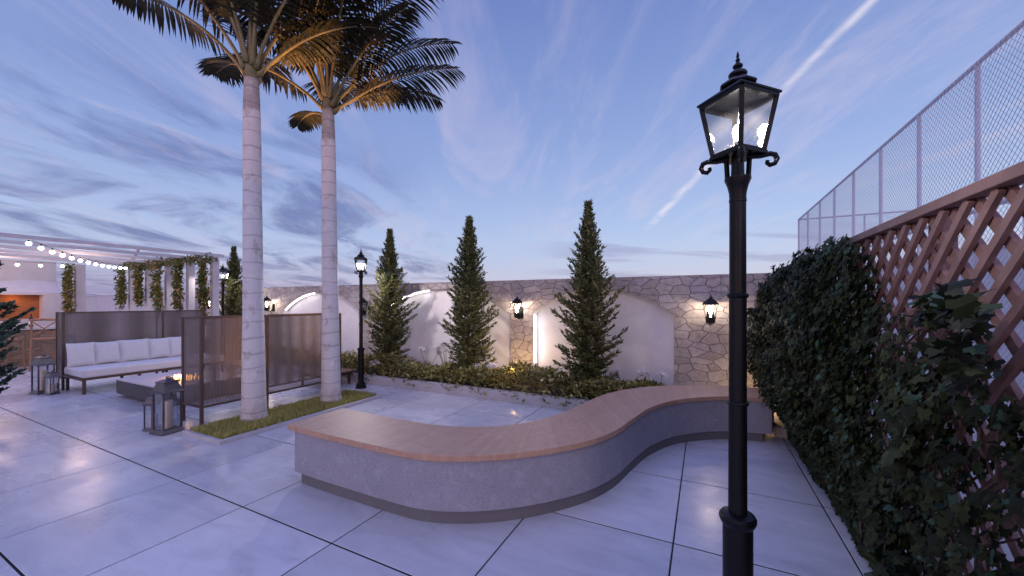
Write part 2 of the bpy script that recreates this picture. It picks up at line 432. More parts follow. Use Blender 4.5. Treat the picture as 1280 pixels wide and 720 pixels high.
SL = bpy.data.lights.new('sun', 'SUN'); SL.energy = .35; SL.angle = R(12); SL.color = (1, .66, .58)
so = bpy.data.objects.new('sun', SL); col.objects.link(so)
# low after-glow coming from behind the camera, a little from the right
sd = Vector((-.55, .80, -.16)).normalized(); so.rotation_euler = sd.to_track_quat('-Z', 'Y').to_euler()

# ------------------------------------------------------------------ ground and paving
g = MB(); g.box(-700, 700, -700, 700, -.5, -.06); structure('ground', g, M['ground'])
g = MB(); g.box(-24, 1.02, -5, 9.5, -.055, -.0032); structure('patio_base', g, M['joint'])
g = MB()
gap = .0062
for i in range(-24, 2):
    for j in range(-6, 9):
        x0, x1 = max(-.18+i, -23.9)+gap*.75, min(.82+i, 1.01)-gap*.75
        y0, y1 = .72+j+gap, 1.72+j-gap
        if x1 - x0 < .02: continue
        b = .0025
        g.add([(x0,y0,-.012),(x1,y0,-.012),(x1,y1,-.012),(x0,y1,-.012),(x0,y0,-b),(x1,y0,-b),(x1,y1,-b),(x0,y1,-b),(x0+b,y0+b,0),(x1-b,y0+b,0),(x1-b,y1-b,0),(x0+b,y1-b,0)],
              [(8,9,10,11)] + [(k,(k+1)%4,4+(k+1)%4,4+k) for k in range(4)] + [(4+k,4+(k+1)%4,8+(k+1)%4,8+k) for k in range(4)])
structure('patio_paving', g, M['paving'])
g = MB(); g.box(1.025, 60, -20, 120, -.05, 0); structure('court_floor', g, M['court'])

# ------------------------------------------------------------------ stone wall with arched niches
WV = 6.6; WT = 2.0
niches = [(-2.85,-.43,1.36,1.82), (-6.75,-3.335,1.34,1.86), (-10.3,-7.35,1.34,1.84), (-13.2,-11.0,1.34,1.80)]
wall = thing('stone_wall', 'long beige crazy-stone garden wall with white arched niches behind the planting bed', 'wall', (-7, WV, 0))
g = MB()
def quad(mb, a, b, c, d): mb.add([a,b,c,d], [(0,1,2,3)])
def archz(n, x):
    x0, x1, zs, zt = n; w = (x1-x0)/2; h = zt-zs; rad = (w*w+h*h)/(2*h); cx = (x0+x1)/2
    return zt - rad + math.sqrt(max(0, rad*rad-(x-cx)**2))
xe = 1.25; xs = -14.95; cur = xe
for n in niches:
    quad(g, (n[1],WV,-.02), (cur,WV,-.02), (cur,WV,WT), (n[1],WV,WT))
    K = 28
    for k in range(K):
        a = n[0]+(n[1]-n[0])*k/K; b = n[0]+(n[1]-n[0])*(k+1)/K
        quad(g, (a,WV,archz(n,a)), (b,WV,archz(n,b)), (b,WV,WT), (a,WV,WT))
    cur = n[0]
quad(g, (xs,WV,-.02), (cur,WV,-.02), (cur,WV,WT), (xs,WV,WT))
quad(g, (xs,WV,WT), (xe,WV,WT), (xe,WV+.4,WT), (xs,WV+.4,WT))
quad(g, (xs,WV+.4,-.02), (xs,WV,-.02), (xs,WV,WT), (xs,WV+.4,WT))
quad(g, (xe,WV,-.02), (xe,WV+.4,-.02), (xe,WV+.4,WT), (xe,WV,WT))
quad(g, (xe,WV+.4,-.02), (xs,WV+.4,-.02), (xs,WV+.4,WT), (xe,WV+.4,WT))
g.build('masonry', M['stone'], wall, world=True)
ND = .16
for n in niches:
    g = MB(); K = 28
    pts = [(n[0], 0.0)] + [(n[0]+(n[1]-n[0])*k/K, archz(n, n[0]+(n[1]-n[0])*k/K)) for k in range(K+1)] + [(n[1], 0.0)]
    for (a, b) in zip(pts[:-1], pts[1:]):
        quad(g, (a[0],WV,a[1]), (b[0],WV,b[1]), (b[0],WV+ND,b[1]), (a[0],WV+ND,a[1]))
    for k in range(K):
        a, b = pts[1+k], pts[2+k]
        quad(g, (a[0],WV+ND,0), (b[0],WV+ND,0), (b[0],WV+ND,b[1]), (a[0],WV+ND,a[1]))
    g.build('arched_niche', M['niche'], wall, world=True)
# LED strips inside the left reveals
ledl = ['vertical white LED strip on the left edge of the nearest arched niche', 'LED strip curving along the left of the arch between the second and third conifer',
        'LED strip along the arch behind the right-hand palm trunk']
for n, lb in zip(niches[:3], ledl):
    t_ = thing('led_strip', lb, 'LED strip', (n[0]+.02, WV+.03, .3), group='LED strips in the wall niches')
    prof = [(n[0]+.022, .45), (n[0]+.022, n[2]-.02)]
    if n is not niches[0]:
        prof = [(x, archz(n, x)-.022) for x in [n[0]+.06+(n[1]-n[0])*.40*k/9 for k in range(10)]]
    g = MB()
    for a, b in zip(prof[:-1], prof[1:]):
        g.bar((a[0],WV+.04,a[1]), (b[0],WV+.04,b[1]), .03 if n is niches[0] else .014, .012)
    g.build('diffuser', M['led'], t_, world=True)
    g = MB()
    for a, b in zip(prof[:-1], prof[1:]):
        g.bar((a[0]-.009,WV+.062,a[1]+.004), (b[0]-.009,WV+.062,b[1]+.004), .012, .012)
    g.build('channel', M['white_steel'], t_, world=True)

# white render wall to the left of it
ww = thing('rendered_wall', 'low plain white rendered wall behind the pergola columns', 'wall', (-18, 7.2, 0))
g = MB(); g.box(-60, -14.96, 7.3, 7.5, -.02, 1.87); g.build('masonry', M['white_wall'], ww, world=True)
g = MB(); g.box(-60.03, -14.93, 7.27, 7.53, 1.872, 1.91); g.build('coping', M['white_wall'], ww, world=True, bevel=.006)

# ------------------------------------------------------------------ planting bed
pb = thing('planting_bed', 'long raised bed with a low pale kerb along the foot of the stone wall', 'planter', (-7, 5.4, 0))
g = MB(); g.box(-14.5, -.40, 5.40, 5.50, -.01, .16); g.box(-.50, -.40, 5.502, 6.59, -.01, .16); g.build('kerb', M['curb'], pb, world=True, bevel=.006)
g = MB()
NX, NY = 110, 9
for i in range(NX+1):
    for j in range(NY+1):
        g.v.append((-14.5+14.0*i/NX, 5.501+1.095*j/NY, .11+.03*rnd.random()))
for i in range(NX):
    for j in range(NY):
        a = i*(NY+1)+j; g.f.append((a, a+NY+1, a+NY+2, a+1))
g.build('soil', M['soil'], pb, world=True)
pb2 = thing('low_ledge', 'short lamplit pale ledge at the foot of the ivy beyond the bench end', 'planter', (.85, 5.5, 0))
g = MB(); g.box(.74, .95, 5.42, 6.59, -.01, .12); g.build('kerb', M['curb'], pb2, world=True, bevel=.006)

# leaf shapes ---------------------------------------------------------------
def basis(d, up=Vector((0,0,1))):
    d = d.normalized(); s = d.cross(up)
    if s.length < 1e-3: s = Vector((1,0,0))
    s.normalize(); return d, s, s.cross(d).normalized()
def kite(mb, p, d, L, w, roll=0.0, fold=0.0):
    d, s, n = basis(d)
    s2 = s*math.cos(roll) + n*math.sin(roll); n2 = -s*math.sin(roll) + n*math.cos(roll)
    m = p + d*L*.42
    mb.add([p, m + s2*w/2 + n2*fold*w, p + d*L, m - s2*w/2 + n2*fold*w], [(0,1,2,3)] if fold == 0 else [(0,1,2),(0,2,3)])
IVY = [(0,0),(.34,-.16),(.50,.16),(.30,.34),(.36,.62),(.10,.66),(0,1.0),(-.10,.66),(-.36,.62),(-.30,.34),(-.50,.16),(-.34,-.16)]
def ivyleaf(mb, p, d, nrm, size):
    d = d.normalized(); s = d.cross(nrm)
    if s.length < 1e-3: return
    s.normalize(); n = s.cross(d)
    pts = [p + s*(a*size) + d*(b*size) + n*(-abs(a)*size*.22) for a, b in IVY]
    c = p + d*size*.35
    k = len(pts)
    mb.add(pts + [c], [(i, (i+1) % k, k) for i in range(k)])
def rdir(r=rnd):
    a = r.uniform(0, 2*PI); z = r.uniform(-1, 1); q = math.sqrt(1-z*z)
    return Vector((q*math.cos(a), q*math.sin(a), z))

# ground cover (nobody could count it)
g = MB()
def hmap(x): return .31 + .07*math.sin(x*1.9+.5) + .05*math.sin(x*4.3) + .04*math.sin(x*9.1+2)
for k in range(14000):
    x = -.55 - 13.8*(rnd.random()**1.35)
    y = rnd.triangular(5.46, 6.45, 5.6)
    if x > -1.0 and y < 5.6: continue
    hh = hmap(x)*(1 - .5*max(0, (y-5.9)/.55))
    z = .12 + hh*math.sqrt(rnd.random())
    if rnd.random() < .06: y = rnd.uniform(5.36, 5.46); z = rnd.uniform(.06, .26)
    d = Vector((rnd.uniform(-1,1), rnd.uniform(-1.1,.7), rnd.uniform(-.25,.9)))
    kite(g, Vector((x,y,z)), d, rnd.uniform(.055,.11), rnd.uniform(.03,.055), rnd.uniform(-1,1), .18)
gc = g.build('ground_cover', M['cover'])
tag(gc, 'olive green leafy ground cover spilling over the kerb below the conifers', 'ground cover', kind='stuff')

# agapanthus
def agapanthus(x, y, ns, hgt, label, sd):
    r_ = random.Random(sd)
    t_ = thing('flowering_plant', label, 'flowers', (x, y, .12), group='white flowering plants in the bed')
    lf = MB()
    for k in range(ns):
        bx = r_.uniform(-.13,.13); by = r_.uniform(-.07,.0); tp = Vector((bx*2.4, by*1.6, (hgt+.04)*r_.uniform(.9,1.15)))
        st = MB(); st.tube([(bx*.4,by*.4,0), (bx,by,tp.z*.5), tuple(tp)], [.006,.005,.004], 5)
        pe = MB()
        for q in range(70):
            d = rdir(r_); d.z = abs(d.z)*1.0 - .35 if d.z < 0 else d.z
            kite(pe, tp + d*.012, d, r_.uniform(.055,.095), .030, r_.uniform(-2,2), .2)
        st.build('stalk', M['stalk'], t_); pe.build('flower_head', M['petal'], t_)
    for q in range(26):
        a = r_.uniform(0, 2*PI); d = Vector((math.cos(a), math.sin(a), r_.uniform(.5,1.4)))
        kite(lf, Vector((0,0,.0)), d, r_.uniform(.16,.28), .022, r_.uniform(-.5,.5), .15)
    lf.build('foliage', M['cover'], t_)
agapanthus(-5.65, 5.62, 2, .20, 'low white flower head in front of the conifer beside the far lamp post', 1)
agapanthus(-5.10, 6.30, 2, .42, 'pair of white flower heads just right of the leftmost of the three nearer conifers', 2)
agapanthus(-4.65, 6.35, 5, .48, 'row of tall white flower heads in the middle niche between two conifers', 3)
agapanthus(-3.55, 6.32, 2, .40, 'white flowers beside the right niche edge just right of the middle conifer', 4)
agapanthus(-3.40, 5.85, 3, .26, 'low white flowers in the lamplit ground cover under the round-headed wall lamp', 5)
agapanthus(-2.10, 6.25, 3, .26, 'white flowers against the bright niche just left of the nearest conifer', 6)
agapanthus(-1.12, 6.25, 3, .30, 'white flowers behind the bench just right of the nearest conifer', 7)
agapanthus(-.62, 6.25, 3, .30, 'white flowers at the right end of the bed by the stone pier', 8)

# ------------------------------------------------------------------ conifers
def conifer(loc, H, Rm, label, sd, mat, nb=310, group='conifers along the stone wall', lw=1.0):
    r_ = random.Random(sd)
    t_ = thing('conifer_tree', label, 'tree', loc, r_.uniform(0,6), group=group)
    t_.rotation_euler[0] = r_.uniform(-.018,.018)
    tr = MB(); pts = []; lean = r_.uniform(-.02,.02)
    for k in range(9):
        f = k/8; pts.append((lean*math.sin(f*5), lean*math.cos(f*4), H*.97*f))
    tr.tube(pts, [.035*(1-f/8*.92)+.003 for f in range(9)], 7)
    lv = MB(); br = MB()
    for b in range(nb):
        f = .04 + .955*((b+r_.random())/nb)**.98
        z = H*f
        az = b*2.39996 + r_.uniform(-.35,.35)
        prof = min(1, .62+f*1.1) * (1 - max(0, (f-.26)/.74)**1.62) + .02
        lump = .88 + .15*math.sin(az*2+f*7+sd) + .17*math.sin(az*3-f*23+sd*2)
        L = max(.05, Rm*prof*1.14*lump*r_.uniform(.62,1.24))
        if r_.random() < .05: L *= 1.15
        el = R(4) + R(40)*f*f + R(8)*f + r_.uniform(-.16,.16)
        p0 = Vector((0,0,z - L*.25*math.sin(el)))
        ax = Vector((math.cos(az), math.sin(az), 0))
        nseg = 5; pp = []
        for k in range(nseg+1):
            q = k/nseg
            pp.append(p0 + ax*(L*q*math.cos(el)) + Vector((0,0,L*q*math.sin(el) + .16*L*q*q - .10*L*math.sin(q*PI))))
        br.tube(pp, [.007*(1-q/6.5) for q in range(nseg+1)], 3, cap=False)
        nl = int(12 + L*104)
        for k in range(nl):
            q = (.12 + .88*((k+r_.random())/nl))
            i = min(int(q*nseg), nseg-1); fr_ = q*nseg - i
            p = pp[i].lerp(pp[i+1], fr_); d = (pp[i+1]-pp[i]).normalized()
            side = 1 if k % 2 else -1
            sv = d.cross(Vector((0,0,1))).normalized()
            dd = d*r_.uniform(.3,1.2) + sv*side*r_.uniform(.1,1.1) + Vector((0,0,r_.uniform(-.35,.75)))
            p = p + rdir(r_)*.018
            kite(lv, p, dd, r_.uniform(.06,.125)*(1-.3*f), r_.uniform(.018,.036)*lw, r_.uniform(-1.2,1.2), .2)
    for k in range(40):
        kite(lv, Vector((0,0,H*r_.uniform(.93,1.0))), Vector((r_.uniform(-.5,.5), r_.uniform(-.5,.5), 1)), r_.uniform(.05,.1), .02, r_.uniform(-1,1), .2)
    tr.build('trunk', M['treebark'], t_, smooth=True)
    br.build('branches', M['treebark'], t_)
    lv.build('crown', mat, t_)
    return t_
conifer((-1.65, 6.0, .11), 3.04, .43, 'slender dark green conifer in front of the brightly lit niche with the LED edge', 11, M['conifer'])
conifer((-3.90, 6.0, .11), 3.02, .44, 'slender conifer standing left of the round-headed wall lamp over the glowing ground cover', 12, M['conifer'])
conifer((-5.85, 6.0, .11), 2.95, .41, 'slender conifer right beside the far lamp post', 13, M['conifer'])
conifer((-11.5, 6.0, .11), 2.95, .40, 'distant conifer half hidden behind the left palm trunk', 14, M['conifer'])
nt_ = conifer((-8.36, 1.06, .0), 3.0, .52, 'blue-green conifer cut off by the left edge near the bar stools', 15, M['conifer_cool'], 300, None, 1.9)
pt = thing('square_planter', 'dark square pot holding the blue-green conifer at the left edge', 'planter', (-8.36, 1.06, 0))
g = MB(); g.lathe([(.20,0),(.25,.30),(.27,.30),(.27,.34),(.23,.34),(.22,.30)], 4, rot=PI/4); g.build('pot', M['table'], pt)

# ------------------------------------------------------------------ palms
def frond(parent, base, az, el0, L, droop, sd, flare=1.0):
    r_ = random.Random(sd)
    n = 26; pts = []; p = Vector(base); bend = r_.uniform(-.25,.25)
    for k in range(n+1):
        q = k/n; el = el0 - droop*(q**1.35); a = az + bend*q*q
        pts.append(p.copy())
        p = p + Vector((math.cos(a)*math.cos(el), math.sin(a)*math.cos(el), math.sin(el)))*(L/n)
    rc = MB(); rc.tube(pts, [.026*(1-.88*k/n)+.002 if k > 2 else .026+.010*(2-k) for k in range(n+1)], 6)
    ro = rc.build('frond', M['rachis'], parent, smooth=True)
    lf = MB(); NL = 38
    for k in range(NL):
        q = .20 + .80*(k+.5)/NL
        i = min(int(q*n), n-1); p = pts[i].lerp(pts[i+1], q*n-i); d = (pts[i+1]-pts[i]).normalized()
        sv = d.cross(Vector((0,0,1))).normalized(); up = sv.cross(d)
        ln = flare*L*.28*(math.sin(PI*min(1, (.10+.86*((q-.20)/.80))))**.55)
        for side in (1,-1):
            l_ = ln*r_.uniform(.88,1.08); fw = .38 + .75*q + r_.uniform(-.08,.08)
            dr = (sv*side + d*fw + up*r_.uniform(.02,.22)).normalized()
            w = .050*r_.uniform(.8,1.1); segs = 4; prev = None; pp = p.copy(); dirv = dr.copy()
            wv = d.cross(dirv).normalized().cross(dirv).normalized()
            for s_ in range(segs+1):
                f = s_/segs; ww_ = w*(.35 + 1.3*f if f < .4 else .87*(1-((f-.4)/.6)**2)+.03)
                a_, b_ = pp + wv*ww_/2, pp - wv*ww_/2
                if prev: lf.add([prev[0], prev[1], b_, a_], [(0,1,2,3)])
                prev = (a_, b_)
                dirv = (dirv + Vector((0,0,-.20 - .10*f))).normalized()
                pp = pp + dirv*(l_/segs)
    lf.build('leaflets', M['frond'], ro)
def palm(loc, lean, label, specs, sd, zc=4.42):
    t_ = thing('palm_tree', label, 'tree', loc, group='palms in the grass strip')
    g = MB(); prof = [(0,.178),(.03,.168),(.10,.150),(.35,.138),(.8,.130),(1.5,.120),(2.2,.113),(2.9,.107),(3.25,.105),(3.5,.104),(4.10,.101),(4.13,.097),(4.25,.094),(zc+.1,.084)]
    zs = []; rs = []
    for (a, ra), (b, rb) in zip(prof[:-1], prof[1:]):
        for k in range(4): zs.append(a+(b-a)*k/4); rs.append(ra+(rb-ra)*k/4)
    zs.append(prof[-1][0]); rs.append(prof[-1][1])
    ctr = lambda z: Vector((lean[0]*z/4.6, lean[1]*z/4.6, z))
    g.tube([ctr(z) for z in zs], [r_*(1+.012*math.sin(z*33)) for r_, z in zip(rs, zs)], 28)
    g.build('trunk', M['bark'], t_, smooth=True)
    top = ctr(zc)
    g = MB(); g.tube([top+Vector((0,0,.02)), top+Vector((0,0,.3)), top+Vector((.01,0,.7)), top+Vector((.02,.01,1.3)), top+Vector((.02,.01,1.9))], [.085,.075,.05,.022,.004], 12)
    g.build('crown_shaft', M['rachis'], t_, smooth=True)
    for i, (az, el, L, dr) in enumerate(specs):
        a = R(az) + YAW   # azimuth measured from the camera's right, anticlockwise
        h0 = .02 + .40*max(0, (el-30)/60)
        b = top + Vector((math.cos(a)*.07, math.sin(a)*.07, h0))
        frond(t_, b, a, R(el), L, R(dr), sd*100+i)
palm((-5.29, 3.00, .0), (-.06, .0), 'nearer palm with the thicker pale ringed trunk on the left of the grass strip',
     [(180,52,2.1,50), (150,66,2.3,50), (205,62,2.3,46), (-48,66,2.4,50), (-95,70,2.3,52), (245,72,2.4,50), (10,50,1.8,54), (60,56,2.0,66), (118,54,2.0,66), (25,68,2.4,56), (300,76,2.3,40), (138,44,1.7,50), (-20,62,2.2,62)], 3)
palm((-5.18, 4.08, .0), (-.07, .0), 'farther palm with the slimmer trunk at the right of the grass strip',
     [(2,36,2.1,40), (-28,48,1.9,40), (16,54,2.4,44), (-50,66,2.2,48), (-90,68,2.1,48), (180,44,2.1,54), (140,30,1.2,50), (215,62,2.3,62), (60,56,2.0,66), (110,56,2.3,70), (-70,74,2.4,48), (250,72,2.4,52), (30,42,1.9,56), (165,64,2.4,60), (-10,68,2.5,56), (195,70,2.4,56)], 4, 4.48)

# grass strip
gs = thing('grass_strip', 'narrow rectangular lawn strip with a pale kerb around the two palms', 'lawn bed', (-5.17, 3.5, 0))
x0, x1, y0, y1 = -5.58, -4.77, 2.34, 4.72
g = MB()
g.box(x0, x1, y0, y0+.05, -.01, .045); g.box(x0, x1, y1-.05, y1, -.01, .045); g.box(x0, x0+.05, y0+.051, y1-.051, -.01, .045); g.box(x1-.05, x1, y0+.051, y1-.051, -.01, .045)
g.build('kerb', M['curb'], gs, world=True, bevel=.004)
g = MB(); g.box(x0+.051, x1-.051, y0+.051, y1-.051, 0.0, .03); g.build('soil', m_simple('mown_turf', (.20,.19,.06), .95, 0, .3, 40, .5, .01), gs, world=True)
g = MB()
for k in range(15000):
    x = rnd.uniform(x0+.05, x1-.05); y = rnd.uniform(y0+.05, y1-.05)
    h = rnd.uniform(.035,.075); a = rnd.uniform(0, 2*PI); w = .0045; ln = rnd.uniform(.0,.035)
    p = Vector((x,y,.028)); s = Vector((math.cos(a), math.sin(a), 0)); d = Vector((-math.sin(a), math.cos(a), 0))*ln*rnd.choice((1,-1))
    g.add([p-s*w, p+s*w, p+s*w*.7+d*.4+Vector((0,0,h*.6)), p-s*w*.7+d*.4+Vector((0,0,h*.6)), p+d+Vector((0,0,h))], [(0,1,2,3),(3,2,4)])
tag(g.build('grass', M['grass']), 'short yellowish green grass growing in the palm strip', 'grass', kind='stuff')

# uplighters behind the trunks
for (x, y, lb) in ((-5.50, 3.13, 'small ground spotlight in the grass behind the nearer palm'), (-5.42, 4.24, 'small ground spotlight in the grass behind the farther palm')):
    t_ = thing('garden_spotlight', lb, 'spotlight', (x, y, .03), group='palm uplighters')
    g = MB(); g.lathe([(.005,-.01),(.006,.03),(.03,.032),(.035,.09),(.032,.09),(.030,.078)], 12); g.build('housing', M['black'], t_)
    g = MB(); g.lathe([(.029,.079),(.029,.083)], 12); g.build('lens', M['spot'], t_)
    sp = plight('spot_beam', t_, (0,0,.12), 2300, (1,.50,.20), .03, 'SPOT'); sp.data.spot_size = R(26); sp.data.spot_blend = .5
    sp.rotation_euler = Vector((.03, -.02, 1)).to_track_quat('-Z', 'Y').to_euler()

for (x, y, w, lb) in ((-2.98, 6.12, 17, 'tiny bed light hidden in the ground cover between the LED strip and the wall lamp'), (.62, 6.2, 7, 'tiny bed light on the ground in the corner between bench end, wall and ivy')):
    zb = .12 if x < 0 else 0
    t_ = thing('bed_light', lb, 'garden light', (x, y, zb), group='low bed lights')
    g = MB(); g.lathe([(.02,0),(.02,.24),(.045,.25),(.048,.262),(.012,.29)], 10); g.build('housing', M['black'], t_)
    g = MB(); g.lathe([(.0205,.205),(.026,.21),(.026,.238),(.0205,.243)], 10); g.build('diffuser', M['spot'], t_)
    plight('bed_glow', t_, (-.0,-.08,.33), w, (1,.62,.26), .04)

# ------------------------------------------------------------------ curved bench
FR = [(-3.27,2.13),(-2.90,2.112),(-2.51,2.11),(-2.14,2.11),(-1.79,2.135),(-1.46,2.27),(-1.13,2.52),(-.83,2.88),(-.665,3.25),(-.58,3.70),(-.475,4.16),(-.24,4.62),(.20,4.99),(.72,5.12)]
BK = [(-3.275,2.719),(-2.871,2.70),(-2.40,2.69),(-2.08,2.71),(-1.80,2.80),(-1.53,2.98),(-1.36,3.22),(-1.235,3.55),(-1.14,4.02),(-1.00,4.58),(-.70,5.07),(-.33,5.37),(.20,5.64),(.82,5.64)]
def catmull(P, n):
    P = [Vector((*p, 0)) for p in P]; Q = [P[0]*2-P[1]] + P + [P[-1]*2-P[-2]]; o = []
    for i in range(1, len(Q)-2):
        a, b, c, d = Q[i-1:i+3]
        for k in range(12):
            t = k/12; o.append(.5*((2*b)+(c-a)*t+(2*a-5*b+4*c-d)*t*t+(3*b-a-3*c+d)*t*t*t))
    o.append(P[-1])
    return o
fc, bc = catmull(FR, 0), catmull(BK, 0)
def ribbon(name, mat, parent, inset, endi, z0, z1, uv=False, bevel=.004):
    N = len(fc); L = []
    acc = [0]
    for i in range(1, N): acc.append(acc[-1] + (((fc[i]+bc[i])/2)-((fc[i-1]+bc[i-1])/2)).length)
    idx = [i for i in range(N) if acc[i] >= endi and acc[i] <= acc[-1]-endi]
    ff, bb, aa = [], [], []
    for i in idx:
        w = (bc[i]-fc[i]); u = w.normalized()*inset
        ff.append(fc[i]+u); bb.append(bc[i]-u); aa.append(acc[i])
    g = MB(); n = len(ff)
    for i in range(n):
        for p, z in ((ff[i],z0),(ff[i],z1),(bb[i],z1),(bb[i],z0)): g.v.append((p.x,p.y,z))
    for i in range(n-1):
        a = i*4; b = a+4
        for k in range(4): g.f.append((a+k, a+(k+1)%4, b+(k+1)%4, b+k))
    g.f.append((3,2,1,0)); e = (n-1)*4; g.f.append((e,e+1,e+2,e+3))
    o = g.build(name, mat, parent, world=True, auto=35)
    if uv:
        me = o.data; ul = me.uv_layers.new(name='UVMap'); wv = [0,.04,.6,.64]
        for lp in me.loops:
            vi = lp.vertex_index; ul.data[lp.index].uv = (aa[vi//4], wv[vi%4])
    if bevel:
        m = o.modifiers.new('b','BEVEL'); m.width = bevel; m.segments = 2; m.limit_method = 'ANGLE'; m.angle_limit = R(50)
    return o
bench = thing('curved_bench', 'large S-shaped concrete bench with a brown wooden seat in the middle of the patio', 'bench', (-1.4, 3.2, 0))
ribbon('plinth', M['plinth'], bench, .055, .12, -.004, .095)
ribbon('body', M['bench'], bench, .03, .045, .0955, .4595)
ribbon('seat', M['bench_wood'], bench, 0, 0, .46, .505, True)

# second low bench near the far lamp
lb_ = thing('low_bench', 'small low wooden bench on dark legs behind the far lamp post and palm', 'bench', (-6.5, 5.0, 0))
g = MB()
for k in range(6): g.box(-6.92+k*.137, -6.92+k*.137+.128, 4.70, 5.36, .235, .262)
g.build('seat', M['stool'], lb_, world=True, bevel=.003)
g = MB(); g.box(-6.88, -6.14, 4.74, 5.32, .185, .2345); g.build('apron', M['darkbrown'], lb_, world=True)
for x in (-6.86, -6.16):
    for y in (4.77, 5.25):
        g = MB(); g.box(x-.02, x+.02, y-.02, y+.02, 0, .1845); g.build('leg', M['darkbrown'], lb_, world=True)

# ------------------------------------------------------------------ post lamps
def post_lamp(loc, rz, label):
    t_ = thing('post_lamp', label, 'street lamp', loc, rz, 'black post lamps on the patio')
    g = MB(); g.lathe([(.098,0),(.098,.02),(.085,.035),(.085,.07),(.070,.085),(.066,.10)], 20); g.build('base', M['black'], t_, auto=30)
    g = MB()
    g.lathe([(.0535,.095),(.0535,.69),(.062,.702),(.066,.715),(.066,.725),(.060,.735),(.036,.742)], 24)
    g.lathe([(.0335,.743),(.0325,1.168),(.037,1.170),(.0395,1.176),(.037,1.183),(.032,1.185),(.031,1.592),(.036,1.595),(.039,1.602),(.036,1.609),(.030,1.611),(.0295,1.972),(.031,1.974),(.031,1.985),(.0295,1.987),(.031,2.01),(.038,2.04),(.047,2.062),(.047,2.070),(.03,2.073)], 24)
    g.build('post', M['black'], t_, auto=30)
    zb = 2.165; zt = 2.372; wb = .062; wt = .092      # half sides of the lantern body, bottom and top
    g = MB()
    for k in range(4):
        a = k*PI/2 + PI/4; c, s = math.cos(a), math.sin(a)
        g.bar((c*.036, s*.036, 2.070), (c*.040, s*.040, zb-.014), .013)
    g.lathe([(.024,2.072),(.022,zb-.014)], 8)
    g.build('neck', M['black'], t_)
    for k in range(4):
        a = k*PI/2 + PI/4; c, s = math.cos(a), math.sin(a)
        pp = [(.03, -.016), (.075, -.020), (.108, -.016), (.124, -.022), (.131, -.040), (.124, -.056), (.108, -.060), (.098, -.050), (.100, -.041)]
        g = MB(); g.tube([(c*r_, s*r_, zb+z) for r_, z in pp], [.010,.010,.010,.010,.010,.009,.009,.008,.008], 6)
        g.build('scroll_bracket', M['black'], t_)
    g = MB()
    g.box(-wb-.010, wb+.010, -wb-.010, wb+.010, zb-.014, zb)
    cb = [(sx*wb, sy*wb, zb) for sx, sy in ((1,1),(-1,1),(-1,-1),(1,-1))]; ct = [(sx*wt, sy*wt, zt) for sx, sy in ((1,1),(-1,1),(-1,-1),(1,-1))]
    for k in range(4):
        g.bar(cb[k], ct[k], .017, .017, up=(cb[k][0], cb[k][1], 0))
        g.bar(cb[k], cb[(k+1)%4], .014, .016); g.bar(ct[k], ct[(k+1)%4], .018, .020)
    g.build('lantern_frame', M['black'], t_, bevel=.0015)
    g = MB()
    w1 = wt+.012
    g.lathe([(w1*1.414, zt+.006),(w1*1.414, zt+.014),(.046*1.414, zt+.056)], 4, rot=PI/4)
    g.lathe([(.050,zt+.055),(.064,zt+.058),(.068,zt+.064),(.062,zt+.072),(.036,zt+.090),(.024,zt+.096)], 8, rot=PI/8)
    g.lathe([(.024,zt+.095),(.033,zt+.104),(.034,zt+.110),(.028,zt+.118),(.014,zt+.124),(.011,zt+.131),(.018,zt+.138),(.018,zt+.144),(.010,zt+.152),(.006,zt+.160),(.009,zt+.166),(.004,zt+.174),(.006,zt+.182),(.0015,zt+.200)], 14)
    g.build('roof', M['black'], t_, auto=30)
    for k in range(4):
        a, b, c, d = (Vector(cb[k]), Vector(cb[(k+1)%4]), Vector(ct[(k+1)%4]), Vector(ct[k]))
        g = MB(); quad(g, a.lerp(b,.1), a.lerp(b,.9), d.lerp(c,.93), d.lerp(c,.07)); g.build('glass_pane', M['frost'], t_)
    g = MB(); g.lathe([(.012,zb),(.013,zb+.045),(.010,zb+.05)], 10); g.build('lamp_holder', M['lantern'], t_)
    g = MB(); g.lathe([(.006,zb+.05),(.014,zb+.066),(.019,zb+.085),(.017,zb+.103),(.008,zb+.114)], 12); g.build('bulb', M['bulb'], t_, smooth=True)
    q = plight('lamp_light', t_, (0,0,zb+.135), 24, (1,.88,.84), .03, 'SPOT'); q.data.spot_size = R(172); q.data.spot_blend = .25
    return t_
pl = post_lamp((.12, 1.767, 0), R(45+2), 'tall black lamp post with a four-sided lantern close to the camera on the right')
pl2 = copy_tree(pl, (-5.66, 5.09, 0), R(40), 'black lamp post standing beside the conifer near the corner of the lawn strip')
pl3 = copy_tree(pl, (-11.05, 5.5, 0), R(20), 'distant black lamp post showing just left of the nearer palm trunk')
for q, w in ((pl2, 130), (pl3, 45)):
    for ch in q.children:
        if ch.type == 'LIGHT': ch.data = ch.data.copy(); ch.data.energy = w

